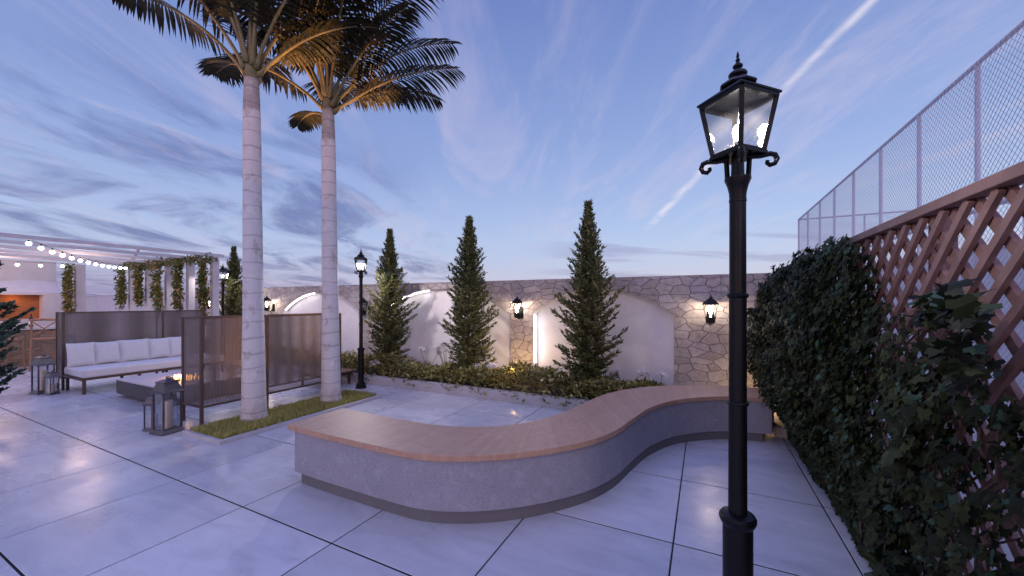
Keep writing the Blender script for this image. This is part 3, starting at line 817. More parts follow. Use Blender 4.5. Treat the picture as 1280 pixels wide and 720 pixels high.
# ------------------------------------------------------------------ wall lamps
def wall_lamp(loc, label):
    t_ = thing('wall_lamp', label, 'wall lamp', loc, 0, 'lantern lamps on the stone wall')   # origin on the wall face at body centre height
    yc = -.19
    g = MB(); g.box(-.045, .045, -.018, -.001, -.17, .05); g.build('back_plate', M['black'], t_, bevel=.004)
    g = MB(); g.tube([(0,-.02,-.12),(0,-.10,-.175),(0,yc,-.150)], .010, 8); g.build('arm', M['black'], t_, smooth=True)
    g = MB(); g.lathe([(.03,-.155),(.062,-.145),(.066,-.075),(.072,-.068),(.072,-.060),(.055,-.058)], 6, (0,yc)); g.build('cup', M['black'], t_)
    g = MB()
    for k in range(6):
        a = k*PI/3; b = (k+1)*PI/3
        P0 = (.066*math.cos(a), yc+.066*math.sin(a), -.06); P1 = (.092*math.cos(a), yc+.092*math.sin(a), .12)
        g.bar(P0, P1, .008)
        Q0 = (.066*math.cos(b), yc+.066*math.sin(b), -.06); Q1 = (.092*math.cos(b), yc+.092*math.sin(b), .12)
        m0 = tuple((x+y)/2 for x, y in zip(P0, Q0)); m1 = tuple((x+y)/2 for x, y in zip(P1, Q1))
        pm = tuple((x+y)/2 for x, y in zip(P0, P1)); qm = tuple((x+y)/2 for x, y in zip(Q0, Q1))
        for A, B in ((m0,pm),(pm,m1),(m1,qm),(qm,m0)): g.bar(A, B, .004)
    g.build('cage', M['black'], t_)
    g = MB(); g.lathe([(.108,.12),(.112,.13),(.070,.180),(.040,.205),(.022,.215),(.024,.228),(.008,.236),(.004,.262)], 6, (0,yc)); g.build('roof', M['black'], t_)
    g = MB(); g.lathe([(.012,-.058),(.012,-.02),(.022,0),(.034,.03),(.034,.055),(.018,.085)], 12, (0,yc)); g.build('bulb', M['wallbulb'], t_, smooth=True)
    plight('lamp_light', t_, (0,yc,.085), 20, (1,.76,.54), .03)
    return t_
wl = wall_lamp((.087, WV, 1.42), 'lantern wall lamp on the stone pier just left of the near lamp post')
copy_tree(wl, (-3.10, WV, 1.44), 0, 'lantern wall lamp on the narrow stone pier beside the vertical LED strip')
ul = copy_tree(wl, (-7.05, WV, 1.44), 0, 'unlit dark lantern wall lamp tucked between the far lamp post and its conifer')
for ch in list(ul.children):
    if ch.type == 'LIGHT': bpy.data.objects.remove(ch)
    elif ch.name.startswith('bulb'): ch.material_slots[0].link = 'OBJECT'; ch.material_slots[0].material = M['chrome']
copy_tree(wl, (-10.72, WV, 1.50), 0, 'lantern wall lamp seen over the brown screen right of the nearer palm trunk')
copy_tree(wl, (-13.60, WV, 1.52), 0, 'lantern wall lamp glowing beside the last pergola column')

# ------------------------------------------------------------------ lattice fence on the right
LX = .955
lf_ = thing('lattice_fence', 'red-brown diagonal wooden lattice fence along the right side behind the ivy', 'fence', (LX, 3, 0))
LA, LB, LZ0, LZ1 = .6, 6.57, .06, 1.985
def clip_diag(c, sgn):
    # line y = c + sgn*(z) clipped to the panel
    pts = []
    z0, z1 = LZ0, LZ1
    ya, yb = c + sgn*z0, c + sgn*z1
    lo, hi = LA, LB
    def zat(y): return (y-c)/sgn
    zs = sorted((zat(lo), zat(hi)))
    a, b = max(z0, zs[0]), min(z1, zs[1])
    return (a, b) if b - a > .05 else None
g = MB(); W2 = .030
k = LA - 2.2
while k < LB + 2.2:
    for sgn, xo in ((-1, LX-.004), (1, LX+.0215)):
        q = clip_diag(k + (.07 if sgn > 0 else 0), sgn)
        if q:
            c = k + (.07 if sgn > 0 else 0)
            g.bar((xo, c+sgn*q[0], q[0]), (xo, c+sgn*q[1], q[1]),   .020, .036 if sgn < 0 else .042, up=(0, 1, sgn*-1.0))
    k += .175
g.build('lattice_panel', M['lattice'], lf_, world=True)
g = MB(); g.box(LX-.035, LX+.045, LA-.05, LB+.02, LZ1+.002, LZ1+.048); g.build('top_rail', M['lattice'], lf_, world=True, bevel=.004)
g = MB(); g.box(LX-.03, LX+.04, LA-.05, LB+.02, -.01, LZ0-.002); g.build('bottom_rail', M['lattice'], lf_, world=True, bevel=.004)
for y in (.6, 2.58, 4.56, 6.50):
    g = MB(); g.box(LX+.036, LX+.11, y-.04, y+.04, -.01, LZ1); g.build('post', M['lattice'], lf_, world=True, bevel=.004)

# ivy ------------------------------------------------------------------------
def nz2(a, b): return (math.sin(a*2.3+b*1.1)+math.sin(a*4.7-b*3.9+1)+.7*math.sin(a*9.1+b*7.3+2)+.5*math.sin(b*13+a*3))/3.2
iv = thing('ivy', 'thick dark green ivy climbing over the wooden lattice on the right', 'climbing plant', (.9, 3.5, 0))
g = MB(); stems = MB()
def top_of(v):
    pts = [(1.0,1.25),(1.6,1.30),(2.0,1.42),(2.5,1.46),(2.85,1.60),(3.1,1.92),(3.4,2.0),(5.6,1.98),(6.2,1.85),(6.5,1.6)]
    for (a,za),(b,zb) in zip(pts[:-1], pts[1:]):
        if a <= v <= b: return za+(zb-za)*(v-a)/(b-a)
    return 1.3
cnt = 0
while cnt < 31000:
    v = rnd.uniform(1.0, 6.5); z = rnd.uniform(.03, 2.05)
    nn = nz2(v*1.3, z*1.6)
    tp = top_of(v) + .12*nz2(v*5, 3.3)
    if z > tp: continue
    dens = 1.0 if v > 2.9 else (.50 + .75*nz2(v*2.6+4, z*3.2)) * (1 if z < 1.30 else .45)
    if 2.5 < v < 3.0 and z < .8: dens += .15
    if z < .25 and v < 3.6: dens -= .35
    if rnd.random() > dens: continue
    th = (.07 if v > 2.6 else .12) + .22*min(1, max(0, (v-2.5)/1.1))*(1 - .6*abs(z/1.9*2-1.1)**2) + .12*nn
    if v > 4.6 and .5 < z < 1.5: th += .08
    if z < .6: th *= .25+z*1.2
    dep = max(.01, th)*rnd.random()**.6
    size = rnd.uniform(.026,.060)
    nrm = Vector((-1, rnd.uniform(-.7,.5), rnd.uniform(-.1,.9)))
    d = Vector((rnd.uniform(-.45,.05), rnd.uniform(-.8,.8), -1+rnd.uniform(-.1,.9)))
    ivyleaf(g, Vector((LX-.035-dep, v, z)), d, nrm, size); cnt += 1
# boughs that reach out from the mass
def spray(a, b, n, spread, s0, s1):
    a = Vector(a); b = Vector(b); mid = a.lerp(b, .5)+Vector((-.03,0,.04))
    pts = [a, a.lerp(mid,.5)+Vector((0,0,.02)), mid, mid.lerp(b,.5)+Vector((0,0,.01)), b]
    stems.tube(pts, [.005,.0045,.004,.003,.002], 5)
    for k in range(n):
        q = rnd.random()*4; i = min(int(q),3); p = pts[i].lerp(pts[i+1], q-i) + rdir()*spread*rnd.random()
        ivyleaf(g, p, Vector((rnd.uniform(-.5,.3), rnd.uniform(-.9,.4), rnd.uniform(-.7,.25))), Vector((-.5, rnd.uniform(-.5,.3), 1)), rnd.uniform(s0, s1))
spray((.93,2.45,1.53), (.66,1.50,1.55), 110, .07, .045, .08)
spray((.93,2.2,1.40), (.68,1.62,1.36), 60, .06, .045, .08)
spray((.93,2.6,1.0), (.72,2.1,.95), 26, .07, .06, .10)
spray((.80,5.9,1.46), (.44,5.75,1.42), 46, .05, .05, .08)
spray((.80,5.6,1.05), (.36,5.35,1.08), 90, .09, .05, .08)
spray((.75,5.8,1.22), (.50,5.6,1.15), 40, .07, .05, .08)
spray((.75,4.6,.75), (.58,4.3,.6), 40, .09, .05, .08)
spray((.93,2.7,.40), (.70,2.25,.33), 60, .09, .06, .10)
spray((.93,2.2,.35), (.66,1.9,.25), 60, .10, .06, .11)
for k in range(70):
    v = rnd.uniform(1.2, 6.3); z = rnd.uniform(.0,.3); pts = []
    for q in range(9):
        pts.append((LX-.04-rnd.uniform(.0,.05), v, z)); v += rnd.uniform(-.16,.14); z += rnd.uniform(.05,.25)
        if z > top_of(min(max(v,1),6.4)): break
    if len(pts) > 2: stems.tube(pts, .005, 5)
for k in range(9):   # bare hanging tendrils near the bench end
    x = rnd.uniform(.56,.74); y = rnd.uniform(5.0,5.5); z = rnd.uniform(.8,.95)
    stems.tube([(x,y,z),(x+.01,y-.01,z-.15),(x-.01,y,z-.28-rnd.random()*.2)], .0022, 4)
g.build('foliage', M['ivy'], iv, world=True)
stems.build('stem', M['treebark'], iv, world=True)

# ------------------------------------------------------------------ chain-link court fence
CX = 3.2; ZT = 4.70; ZM = 2.78; VE = 17.8
posts = [CX*t for t in (.55, 1.03, 1.51, 1.99, 2.254, 2.73, 3.215, 3.708, 4.18, 4.64, 5.115, 5.55)]
posts = [1.2, 2.7, 4.2, 5.7] + [CX*t for t in (2.254, 2.73, 3.215, 3.708, 4.18, 4.64, 5.115, 5.56)]
posts = [1.2, 2.7, 4.2, 5.72] + posts[4:]
def link_mesh(mb, L, z0, z1, mapf, pitch=.092, r=.0032):
    H = z1 - z0; k = -H
    while k < L + H:
        for sgn in (1,-1):
            # u = k + sgn*(z-z0)
            a, b = z0, z1
            za, zb = ((0-k)/sgn + z0, (L-k)/sgn + z0)
            lo, hi = max(a, min(za,zb)), min(b, max(za,zb))
            if hi - lo > .04:
                mb.tube([mapf(k+sgn*(lo-z0), lo, sgn*r), mapf(k+sgn*(hi-z0), hi, sgn*r)], r, 3, cap=False)
        k += pitch
cf = thing('chain_link_fence', 'tall pale chain-link court fence rising behind the wooden lattice', 'fence', (CX, 9, 0), group='court fences')
for y in posts:
    g = MB(); g.tube([(CX,y,-.02),(CX,y,ZT)], .028, 10); g.build('post', M['galv'], cf, smooth=True, world=True)
g = MB(); g.tube([(CX,1.1,ZT),(CX,VE+.05,ZT)], .030, 10); g.build('top_rail', M['galv'], cf, smooth=True, world=True)
g = MB(); g.tube([(CX,1.1,ZM),(CX,VE,ZM)], .028, 10); g.build('middle_rail', M['galv'], cf, smooth=True, world=True)
g = MB(); link_mesh(g, VE-1.1, .05, ZT, lambda u, z, o: (CX-.03+o, 1.1+u, z)); g.build('wire_mesh', M['galv'], cf, world=True)
cf2 = thing('chain_link_fence', 'far return of the chain-link fence running off to the right at the back', 'fence', (CX+4, VE, 0), group='court fences')
for x in [CX+1.9*k for k in range(1, 7)]:
    g = MB(); g.tube([(x,VE,-.02),(x,VE,ZT)], .028, 10); g.build('post', M['galv'], cf2, smooth=True, world=True)
g = MB(); g.tube([(CX+.03,VE,ZT),(CX+11.4,VE,ZT)], .030, 10); g.build('top_rail', M['galv'], cf2, smooth=True, world=True)
g = MB(); link_mesh(g, 11.3, .05, ZT, lambda u, z, o: (CX+.06+u, VE-.03+o, z), .13); g.build('wire_mesh', M['galv'], cf2, world=True)

cw = thing('rendered_wall', 'pale cream wall behind the chain-link fence, glimpsed through the lattice', 'wall', (CX+.4, 9, 0))
g = MB(); g.box(CX+.35, CX+.5, -3, VE-.3, -.02, 2.3); g.build('masonry', M['niche'], cw, world=True)
g = MB(); g.box(CX+.32, CX+.53, -3.03, VE-.27, 2.302, 2.36); g.build('coping', M['niche'], cw, world=True)

# ------------------------------------------------------------------ sofa with high screen back
def screen_box(parent, x0, x1, y0, y1, z0, z1, posts_y, feet=True, panels=('xf','xb','y0','y1')):
    """bronze frame with woven mesh on its faces (world coordinates)"""
    g = MB(); w = .035
    for x in (x0, x1-w):
        for y in [y0] + posts_y + [y1-w]:
            g.box(x, x+w, y, y+w, 0.0 if feet else z0, z1)
    for z in (z0, z1-.025):
        for x in (x0, x1-w): 
            ys = [y0] + posts_y + [y1-w]
            for a, b in zip(ys[:-1], ys[1:]): g.box(x+.003, x+w-.003, a+w, b, z, z+.024)
        for y in (y0, y1-w): g.box(x0+w, x1-w, y+.003, y+w-.003, z, z+.024)
    g.build('frame', M['bronze'], parent, world=True, bevel=.002)
    for nm, (a, b, c, d) in {'xf': (x1-.016, x1-.010, y0+w, y1-w), 'xb': (x0+.010, x0+.016, y0+w, y1-w), 'y0': (x0+w, x1-w, y0+.010, y0+.016), 'y1': (x0+w, x1-w, y1-.016, y1-.010)}.items():
        if nm in panels:
            g = MB(); g.box(a, b, c, d, z0+.025, z1-.026); g.build('mesh_panel', M['mesh'] , parent, world=True)
sofa = thing('outdoor_sofa', 'long white cushioned outdoor sofa with a high brown mesh back', 'sofa', (-10, 3.5, 0))
screen_box(sofa, -10.62, -10.30, 2.55, 4.75, .20, 1.40, [3.98])
g = MB()
g.box(-10.298, -9.46, 2.56, 4.74, .235, .275)
for x in (-9.50, -10.25):
    for y in (2.58, 3.30, 4.00, 4.68): g.box(x, x+.04, y, y+.04, 0, .2345)
g.build('seat_frame', M['bronze'], sofa, world=True, bevel=.003)
def pillow(mb, c, w, h, d, rx, rz, sd):
    r_ = random.Random(sd); N = 12; vs = []; 
    Mx = Matrix.Translation(c) @ Matrix.Rotation(rz, 4, 'Z') @ Matrix.Rotation(rx, 4, 'Y')
    for side in (1,-1):
        for i in range(N+1):
            for j in range(N+1):
                a, b = i/N*2-1, j/N*2-1
                e = (1-abs(a)**2.6)*(1-abs(b)**2.6)
                pin = 1 - .05*(1-abs(a))*0 - .04*(abs(b)**4)*(1-abs(a)**2) 
                pin2 = 1 - .04*(abs(a)**4)*(1-abs(b)**2)
                wr = .006*math.sin(a*7+sd)*math.sin(b*5+sd*2)
                vs.append(Mx @ Vector((side*(d/2*max(0,e)**.42 + wr*e), a*w/2*pin2, b*h/2*pin)))
    n = (N+1)**2; fs = []
    for s_ in range(2):
        for i in range(N):
            for j in range(N):
                a = s_*n + i*(N+1)+j; q = (a, a+N+1, a+N+2, a+1); fs.append(q if s_ == 0 else q[::-1])
    mb.add(vs, fs)
g = MB(); g.box(-10.28, -9.44, 2.565, 4.735, .277, .42); o = g.build('seat_cushion', M['cushion'], sofa, world=True, bevel=.035, seg=4)
cps = [(2.74,.36,-.05),(3.08,.36,.03),(3.47,.46,-.02),(3.86,.36,.05),(4.20,.38,0)]
clab = ['left end', 'second from the left', 'middle', 'second from the right', 'right end']
for i, (y, w, rz) in enumerate(cps):
    g = MB(); pillow(g, Vector((0,0,.215)), w, .43 - (.02 if i % 2 else 0), .17, -.20, rz, i+1)
    o = g.build('cushion', M['cushion'], None, smooth=True); o.location = (-10.12, y, .415)
    tag(o, 'white square cushion leaning on the sofa back, at its %s' % clab[i], 'cushion', 'back cushions on the sofa')

scr = thing('mesh_screen', 'tall brown mesh privacy screen box on short legs behind the palms', 'screen', (-5.95, 3.6, 0))
screen_box(scr, -6.22, -5.73, 2.60, 4.72, .22, 1.385, [3.42])
# dark solid lower end frame
g = MB(); g.box(-6.18, -5.77, 2.625, 2.633, .25, 1.35)
g.build('end_panel', M['darkbrown'], scr, world=True) if False else None

# ------------------------------------------------------------------ fire table
ft = thing('fire_table', 'low charcoal fire table with a pale top in front of the sofa', 'fire table', (-8.0, 3.3, 0))
g = MB(); g.box(-8.70, -7.22, 2.86, 3.84, 0, .055); g.build('base', M['darkbrown'], ft, world=True)
g = MB(); g.box(-8.78, -7.14, 2.78, 3.92, .056, .28); g.build('body', M['table'], ft, world=True, bevel=.004)
g = MB()
bx = (-8.25, -7.55, 3.18, 3.52)
g.box(-8.785, bx[0], 2.775, 3.925, .2805, .300); g.box(bx[1], -7.135, 2.775, 3.925, .2805, .300); g.box(bx[0], bx[1], 2.775, bx[2], .2805, .300); g.box(bx[0], bx[1], bx[3], 3.925, .2805, .300)
g.build('top', M['tabletop'], ft, world=True)
fl = MB()
for k in range(34):
    x = rnd.uniform(bx[0]+.05, bx[1]-.05); y = rnd.uniform(bx[2]+.05, bx[3]-.05); h = rnd.uniform(.03,.085); r0 = rnd.uniform(.010,.022)
    fl.tube([(x,y,.283),(x+rnd.uniform(-.01,.01),y,.283+h*.35),(x+rnd.uniform(-.02,.02),y+rnd.uniform(-.01,.01),.283+h*.75),(x+rnd.uniform(-.03,.03),y,.283+h)], [r0*.6,r0,r0*.5,.001], 6)
fo = fl.build('flames', M['flame'], None); tag(fo, 'orange gas flames burning in the middle of the fire table', 'fire')
plight('fire_light', fo, ((bx[0]+bx[1])/2, 3.35, .42), 6, (1,.45,.12), .12)

# ------------------------------------------------------------------ floor lanterns and their candles
def floor_lantern(loc, rz, s, label):
    t_ = thing('candle_lantern', label, 'lantern', loc, rz, 'metal candle lanterns on the paving')
    w = .106*s; h = .43*s
    g = MB(); g.lathe([(w*1.62,0),(w*1.62,.014*s),(w*1.50,.030*s),(w*1.36,.050*s),(w*1.30,.052*s)], 4, rot=PI/4); g.build('base', M['lantern'], t_, bevel=.003)
    for sx in (1,-1):
        for sy in (1,-1):
            g = MB(); g.box(sx*w*.88-.009*s, sx*w*.88+.009*s, sy*w*.88-.009*s, sy*w*.88+.009*s, .052*s, .052*s+h); g.build('post', M['lantern'], t_)
    for k in range(4):
        g = MB(); g.box(-w*.86, w*.86, -w*.875, -w*.868, .055*s, .05*s+h, Matrix.Rotation(k*PI/2, 4, 'Z')); g.build('glass_pane', M['glass'], t_)
    z = .052*s+h
    g = MB(); g.lathe([(w*1.35,z),(w*1.58,z+.002*s),(w*1.62,z+.012*s),(w*1.36,z+.035*s),(w*.98,z+.120*s),(w*1.12,z+.122*s),(w*1.12,z+.136*s),(w*.5,z+.158*s),(w*.2,z+.160*s)], 4, rot=PI/4)
    g.lathe([(.018*s,z+.155*s),(.018*s,z+.18*s),(.006*s,z+.186*s)], 8); g.build('roof', M['lantern'], t_, bevel=.002)
    g = MB(); g.tube([(.045*s*math.cos(a), .010*s, z+.175*s+.018*s*math.sin(a)) for a in [2*PI*k/16 for k in range(17)]], .0045*s, 6, cap=False); g.build('ring_handle', M['lantern'], t_)
    return t_
def candle(loc, r_, h, label):
    t_ = thing('pillar_candle', label, 'candle', loc, 0, 'pillar candles in the lanterns')
    g = MB(); g.lathe([(r_*.97,0),(r_,.006),(r_,h-.008),(r_*.94,h),(r_*.5,h-.008)], 18); g.build('wax', M['candle'], t_, auto=40)
    g = MB(); g.tube([(0,0,h-.010),(.002,0,h+.012)], .0018, 5); g.build('wick', M['black'], t_)
L1 = floor_lantern((-5.83, 2.30, 0), R(8), 1.0, 'larger metal lantern beside the end of the brown mesh screen')
floor_lantern((-6.10, 2.27, 0), R(14), .64, 'smaller metal lantern just left of the large one by the mesh screen')
floor_lantern((-10.30, 2.33, 0), R(10), 1.0, 'larger metal lantern on the floor at the left end of the sofa')
floor_lantern((-10.00, 2.36, 0), R(20), .60, 'smaller metal lantern in front of the large one at the left end of the sofa')
candle((-5.83, 2.30, .053), .055, .33, 'tall cream pillar candle inside the large lantern by the mesh screen')
candle((-6.10, 2.27, .034), .042, .16, 'short candle inside the small lantern by the mesh screen')
candle((-10.30, 2.33, .053), .058, .33, 'tall cream candle inside the large lantern by the sofa')
candle((-10.00, 2.36, .032), .042, .14, 'short candle inside the small lantern by the sofa')

# ------------------------------------------------------------------ outdoor kitchen
kt = thing('pizza_oven', 'white rendered oven block with a brick-lined opening and sloping hood', 'oven', (-16.6, 3, 0))
KX = -16.5
g = MB(); g.box(KX-.25, KX, 1.2, 3.98, -.02, 2.72); g.build('back_wall', M['kitchen'], kt, world=True)
oy0, oy1, oz0, oz1 = 2.72, 3.66, 1.13, 1.78
g = MB()
F0, F1 = KX+.002, KX+.36
g.box(F0, F1, 1.4, oy0, -.01, 1.84); g.box(F0, F1, oy1, 3.97, -.01, 1.84); g.box(F0, F1, oy0, oy1, -.01, oz0); g.box(F0, F1, oy0, oy1, oz1, 1.84)
g.build('surround', M['white_wall'], kt, world=True)
g = MB(); g.box(F0, F0+.02, oy0, oy1, oz0, oz1); g.build('brick_lining', M['brick'], kt, world=True)
g = MB()
ys = [1.4+2.57*k/20 for k in range(21)]
zz_ = lambda y: 1.842 + .34*max(0, math.sin(PI*min(1, max(0, (y-2.2)/2.6))))
for a, b in zip(ys[:-1], ys[1:]):
    quad(g, (F1-.04,a,1.842), (F1-.04,b,1.842), (F0+.06,b,zz_(b)), (F0+.06,a,zz_(a)))
    quad(g, (F0+.06,a,zz_(a)), (F0+.06,b,zz_(b)), (F0,b,zz_(b)), (F0,a,zz_(a)))
g.build('hood', M['white_wall'], kt, world=True, smooth=True)
plight('oven_light', kt, (.28, .19, 1.66), 1.2, (1,.5,.2), .05)

bc_ = thing('bar_counter', 'stone-fronted bar counter with a pale slab top in front of the oven', 'bar counter', (-15.1, 2.2, 0))
g = MB(); g.box(-15.40, -14.88, .6, 3.72, -.01, .90); g.build('front', M['ledge_stone'], bc_, world=True)
g = MB(); g.box(-15.45, -14.80, .55, 3.76, .902, .965); g.build('countertop', M['counter'], bc_, world=True, bevel=.005)
bt = thing('wine_bottle', 'dark wine bottle with a pale label standing on the bar counter', 'bottle', (-15.0, 3.20, .966))
g = MB(); g.lathe([(.036,0),(.038,.01),(.038,.19),(.030,.215),(.014,.245),(.013,.30),(.015,.302),(.015,.315)], 14); g.build('glass', M['bottle'], bt, auto=40)
g = MB(); g.lathe([(.0385,.06),(.0385,.15)], 14); g.build('paper_label', M['paper'], bt, smooth=False)

def stool(loc, rz, label):
    t_ = thing('bar_stool', label, 'bar stool', loc, rz, 'wooden stools at the bar')   # back on +x, faces -x
    s = .19
    g = MB(); g.box(-.20,.20,-.20,.20,.70,.735); g.build('seat', M['stool'], t_, bevel=.012)
    for sy in (1,-1):
        g = MB(); g.tube([(-s-.03, sy*(s+.02), 0), (-s, sy*s, .70)], .018, 8); g.build('leg', M['stool'], t_)
        g = MB(); g.tube([(s+.05, sy*(s+.02), 0), (s, sy*s, .70), (s+.02, sy*s, .95), (s+.06, sy*s, 1.17)], .018, 8); g.build('leg', M['stool'], t_)
    g = MB(); g.tube([(s+.06,-s-.02,1.165),(s+.085,0,1.18),(s+.06,s+.02,1.165)], .026, 8); g.build('back_rail', M['stool'], t_)
    g = MB(); g.tube([(s+.01,-s,.78),(s+.05,0,.97),(s+.05,s,1.14)], .012, 6); g.tube([(s+.01,s,.78),(s+.035,0,.96),(s+.05,-s,1.14)], .012, 6); g.build('cross_back', M['stool'], t_)
    g = MB()
    for a, b in (((-s-.02,-s-.01,.22),(-s-.02,s+.01,.22)), ((s+.03,-s-.01,.30),(s+.03,s+.01,.30)), ((-s-.02,s+.01,.26),(s+.03,s+.01,.26)), ((-s-.02,-s-.01,.26),(s+.03,-s-.01,.26))): g.tube([a,b], .011, 6)
    g.build('stretcher', M['stool'], t_)
    return t_
st = stool((-13.98, 3.18, 0), R(-12), 'cross-back wooden bar stool standing against the sofa end at the counter')
copy_tree(st, (-14.30, 2.66, 0), R(-160), 'wooden bar stool half hidden by the blue-green conifer at the left edge')

# side counter with tap and ornament behind the sofa
sc_ = thing('side_counter', 'low rendered side counter hidden behind the sofa back', 'counter', (-13.5, 6.2, 0))
g = MB(); g.box(-15.3, -12.2, 6.0, 6.55, -.01, .98); g.build('front', M['white_wall'], sc_, world=True)
g = MB(); g.box(-15.33, -12.17, 5.96, 6.57, .982, 1.02); g.build('countertop', M['counter'], sc_, world=True)
tp_ = thing('kitchen_tap', 'small arched chrome tap showing above the sofa back', 'tap', (-15.0, 6.2, 1.021))
g = MB(); g.tube([(0,0,0),(0,0,.28)] + [(.07-.07*math.cos(a), 0, .28+.07*math.sin(a)) for a in [PI*k/8 for k in range(1,9)]] + [(.14,0,.22)], .012, 8); g.build('spout', M['chrome'], tp_, smooth=True)
g = MB(); g.lathe([(.03,0),(.03,.02),(.018,.03),(.018,.05)], 12); g.build('base', M['chrome'], tp_)
orn = thing('ring_ornament', 'small brass ring ornament on a dark stand above the sofa back', 'ornament', (-13.85, 6.2, 1.021))
g = MB(); g.box(-.09,.09,-.05,.05,0,.02); g.box(-.09,-.07,-.012,.012,.02,.16); g.box(.07,.09,-.012,.012,.02,.16); g.box(-.09,.09,-.012,.012,.16,.18); g.build('stand', M['black'], orn)
g = MB(); g.tube([(.085*math.cos(a), 0, .265+.085*math.sin(a)) for a in [2*PI*k/20 for k in range(21)]], .014, 8, cap=False); g.build('ring', M['brass'], orn, smooth=True)

# ------------------------------------------------------------------ pergola
pg = thing('pergola', 'white pergola of slender columns and long beams over the seating area', 'pergola', (-13, 3, 0))
PU = [-10.40, -11.50, -12.60, -13.70, -14.72]
for u in PU:
    g = MB(); g.box(u-.065, u+.065, 4.93, 5.07, 0, 2.60); g.build('column', M['white_wall'], pg, world=True, bevel=.006)
for u in (-10.40, -15.1):
    g = MB(); g.box(u-.09, u+.09, -.6, -.42, 0, 2.60); g.build('column', M['white_wall'], pg, world=True, bevel=.006)
g = MB(); g.box(-15.27, -15.09, 3.99, 4.17, 0, 2.60); g.build('column', M['white_wall'], pg, world=True, bevel=.006)
g = MB(); g.box(-15.2, -10.3, 4.96, 5.04, 2.602, 2.66); g.build('cross_beam', M['white_steel'], pg, world=True, bevel=.004)
g = MB(); g.box(-15.2, -10.3, -.55, -.47, 2.602, 2.66); g.build('cross_beam', M['white_steel'], pg, world=True, bevel=.004)
for u in PU + [-15.17]:
    g = MB(); g.box(u-.022, u+.022, -.9, 5.2, 2.663, 2.73); g.build('rafter', M['white_steel'], pg, world=True, bevel=.004)
g = MB(); g.bar((-14.72, 5.0, 2.80), (-14.3, 5.0, 3.12), .06); g.build('brace', M['white_steel'], pg, world=True)

def vine(loc, ln, n, label, sd, wide=.12, along=0.0):
    r_ = random.Random(sd)
    t_ = thing('hanging_vine', label, 'climbing plant', loc, 0, 'vines hanging on the pergola')
    lv = MB(); stm = MB()
    for q in range(4):
        x = r_.uniform(-wide, wide); y = -.12 + r_.uniform(-.05,.02); L = ln*r_.uniform(.55,1.0)
        pts = [(x+.03*math.sin(k*1.3+q), y, -L*k/7) for k in range(8)]
        stm.tube(pts, .006, 4)
        for k in range(n//4):
            f = r_.random()**.8; i = min(int(f*7),6); p = Vector(pts[i]).lerp(Vector(pts[i+1]), f*7-i) + Vector((r_.uniform(-.09,.09)*(1-.4*f), r_.uniform(-.09,.05), r_.uniform(-.03,.03)))
            kite(lv, p, Vector((r_.uniform(-1,1), r_.uniform(-1,.2), r_.uniform(-1.2,.3))), r_.uniform(.07,.115), r_.uniform(.04,.065), r_.uniform(-1,1), .15)
    lv.build('foliage', M['vine'], t_); stm.build('stem', M['treebark'], t_)
for i, (u, v, ln, lb) in enumerate([(-10.40,4.93,1.62,'green vine covering the front pergola column beside the distant lamp post'), (-11.50,4.93,1.40,'golden vine hanging on the second pergola column from the distant lamp post'),
        (-12.60,4.93,1.42,'green and gold vine hanging on the middle of the five pergola columns in a row'), (-13.70,4.93,1.40,'green vine hanging on the fourth pergola column left of the distant lamp post'),
        (-14.72,4.93,1.25,'short vine on the last column of the pergola row under the slanting brace'), (-15.1,4.0,1.45,'sparse vine hanging on the lone column beside the oven under the string lights')]):
    vine((u, v, 2.60), ln, 620, lb, 50+i, .15)
t_ = thing('trailing_vine', 'green vine trailing along the pergola cross beam between the columns', 'climbing plant', (-12.5, 5, 2.6))
lv = MB(); stm = MB()
pts = [(-15.0+4.7*k/30, 4.90, 2.62+.05*math.sin(k*1.7)) for k in range(31)]; stm.tube(pts, .008, 5)
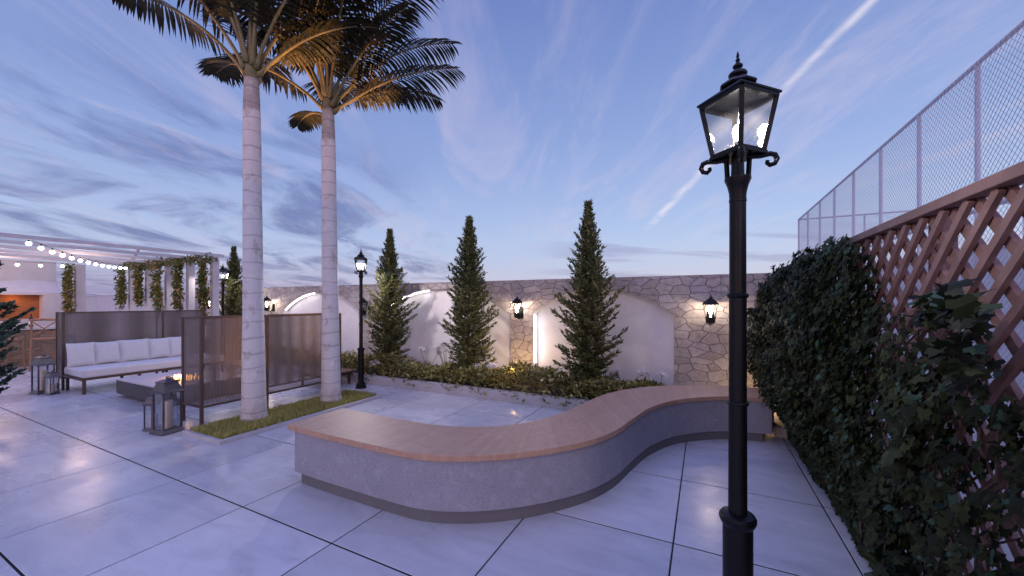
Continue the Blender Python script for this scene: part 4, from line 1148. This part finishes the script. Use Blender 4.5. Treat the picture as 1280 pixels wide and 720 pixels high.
for k in range(1000):
    x = rnd.uniform(-14.9,-10.25); kite(lv, Vector((x, 4.93+rnd.uniform(-.13,.08), 2.64+rnd.uniform(-.13,.09))), Vector((rnd.uniform(-1,1), rnd.uniform(-1,.2), rnd.uniform(-1,.5))), rnd.uniform(.06,.10), rnd.uniform(.035,.06), rnd.uniform(-1,1), .15)
lv.build('foliage', M['vine'], t_, world=True); stm.build('stem', M['treebark'], t_, world=True)

# string lights
def string(name, label, a, b, sag, n, sd):
    a = Vector(a); b = Vector(b)
    t_ = thing(name, label, 'string lights', tuple(a), 0, 'string lights under the pergola')
    P = lambda f: a.lerp(b, f) + Vector((0,0,-sag*4*f*(1-f)))
    g = MB(); g.tube([P(k/30) for k in range(31)], .006, 5); g.build('cable', M['wire'], t_, world=True)
    for k in range(n):
        p = P((k+.5)/n)
        g = MB(); g.lathe([(.012,-.045),(.012,-.006)], 8); s_ = g.build('socket', M['black'], t_); s_.location = p - a
        g = MB(); g.lathe([(.010,-.112),(.026,-.103),(.036,-.084),(.036,-.072),(.022,-.048),(.011,-.044)], 10); o = g.build('bulb', M['string_bulb'], t_, smooth=True); o.location = p - a
    return t_
s1 = string('string_lights', 'string of glowing bulbs running from the front beam back to the last pergola column', (-10.40, 2.12, 2.70), (-14.70, 4.90, 2.62), .10, 13, 1)
s2 = string('string_lights', 'string of glowing bulbs hanging along the oven wall', (-15.17, .6, 2.70), (-15.17, 3.95, 2.62), .07, 9, 2)
for p, w in (((-12.4, 3.4, 2.3), 34), ((-14.9, 2.6, 2.35), 34)):
    q = s1 if p[0] > -14 else s2
    plight('string_glow', q, Vector(p) - Vector(q.location), w, (1,.66,.52), .25)

# ------------------------------------------------------------------ render settings
sc.view_settings.view_transform = 'Standard'; sc.view_settings.look = 'None'; sc.view_settings.exposure = 0; sc.view_settings.gamma = 1
sc.view_settings.use_curve_mapping = False
sc.render.engine = 'CYCLES'
c_ = sc.cycles
c_.use_denoising = True
try: c_.denoiser = 'OPENIMAGEDENOISE'
except Exception: pass
c_.max_bounces = 6; c_.diffuse_bounces = 3; c_.glossy_bounces = 3; c_.transparent_max_bounces = 14; c_.transmission_bounces = 3
c_.sample_clamp_indirect = 6; c_.caustics_reflective = False; c_.caustics_refractive = False
c_.use_light_tree = True
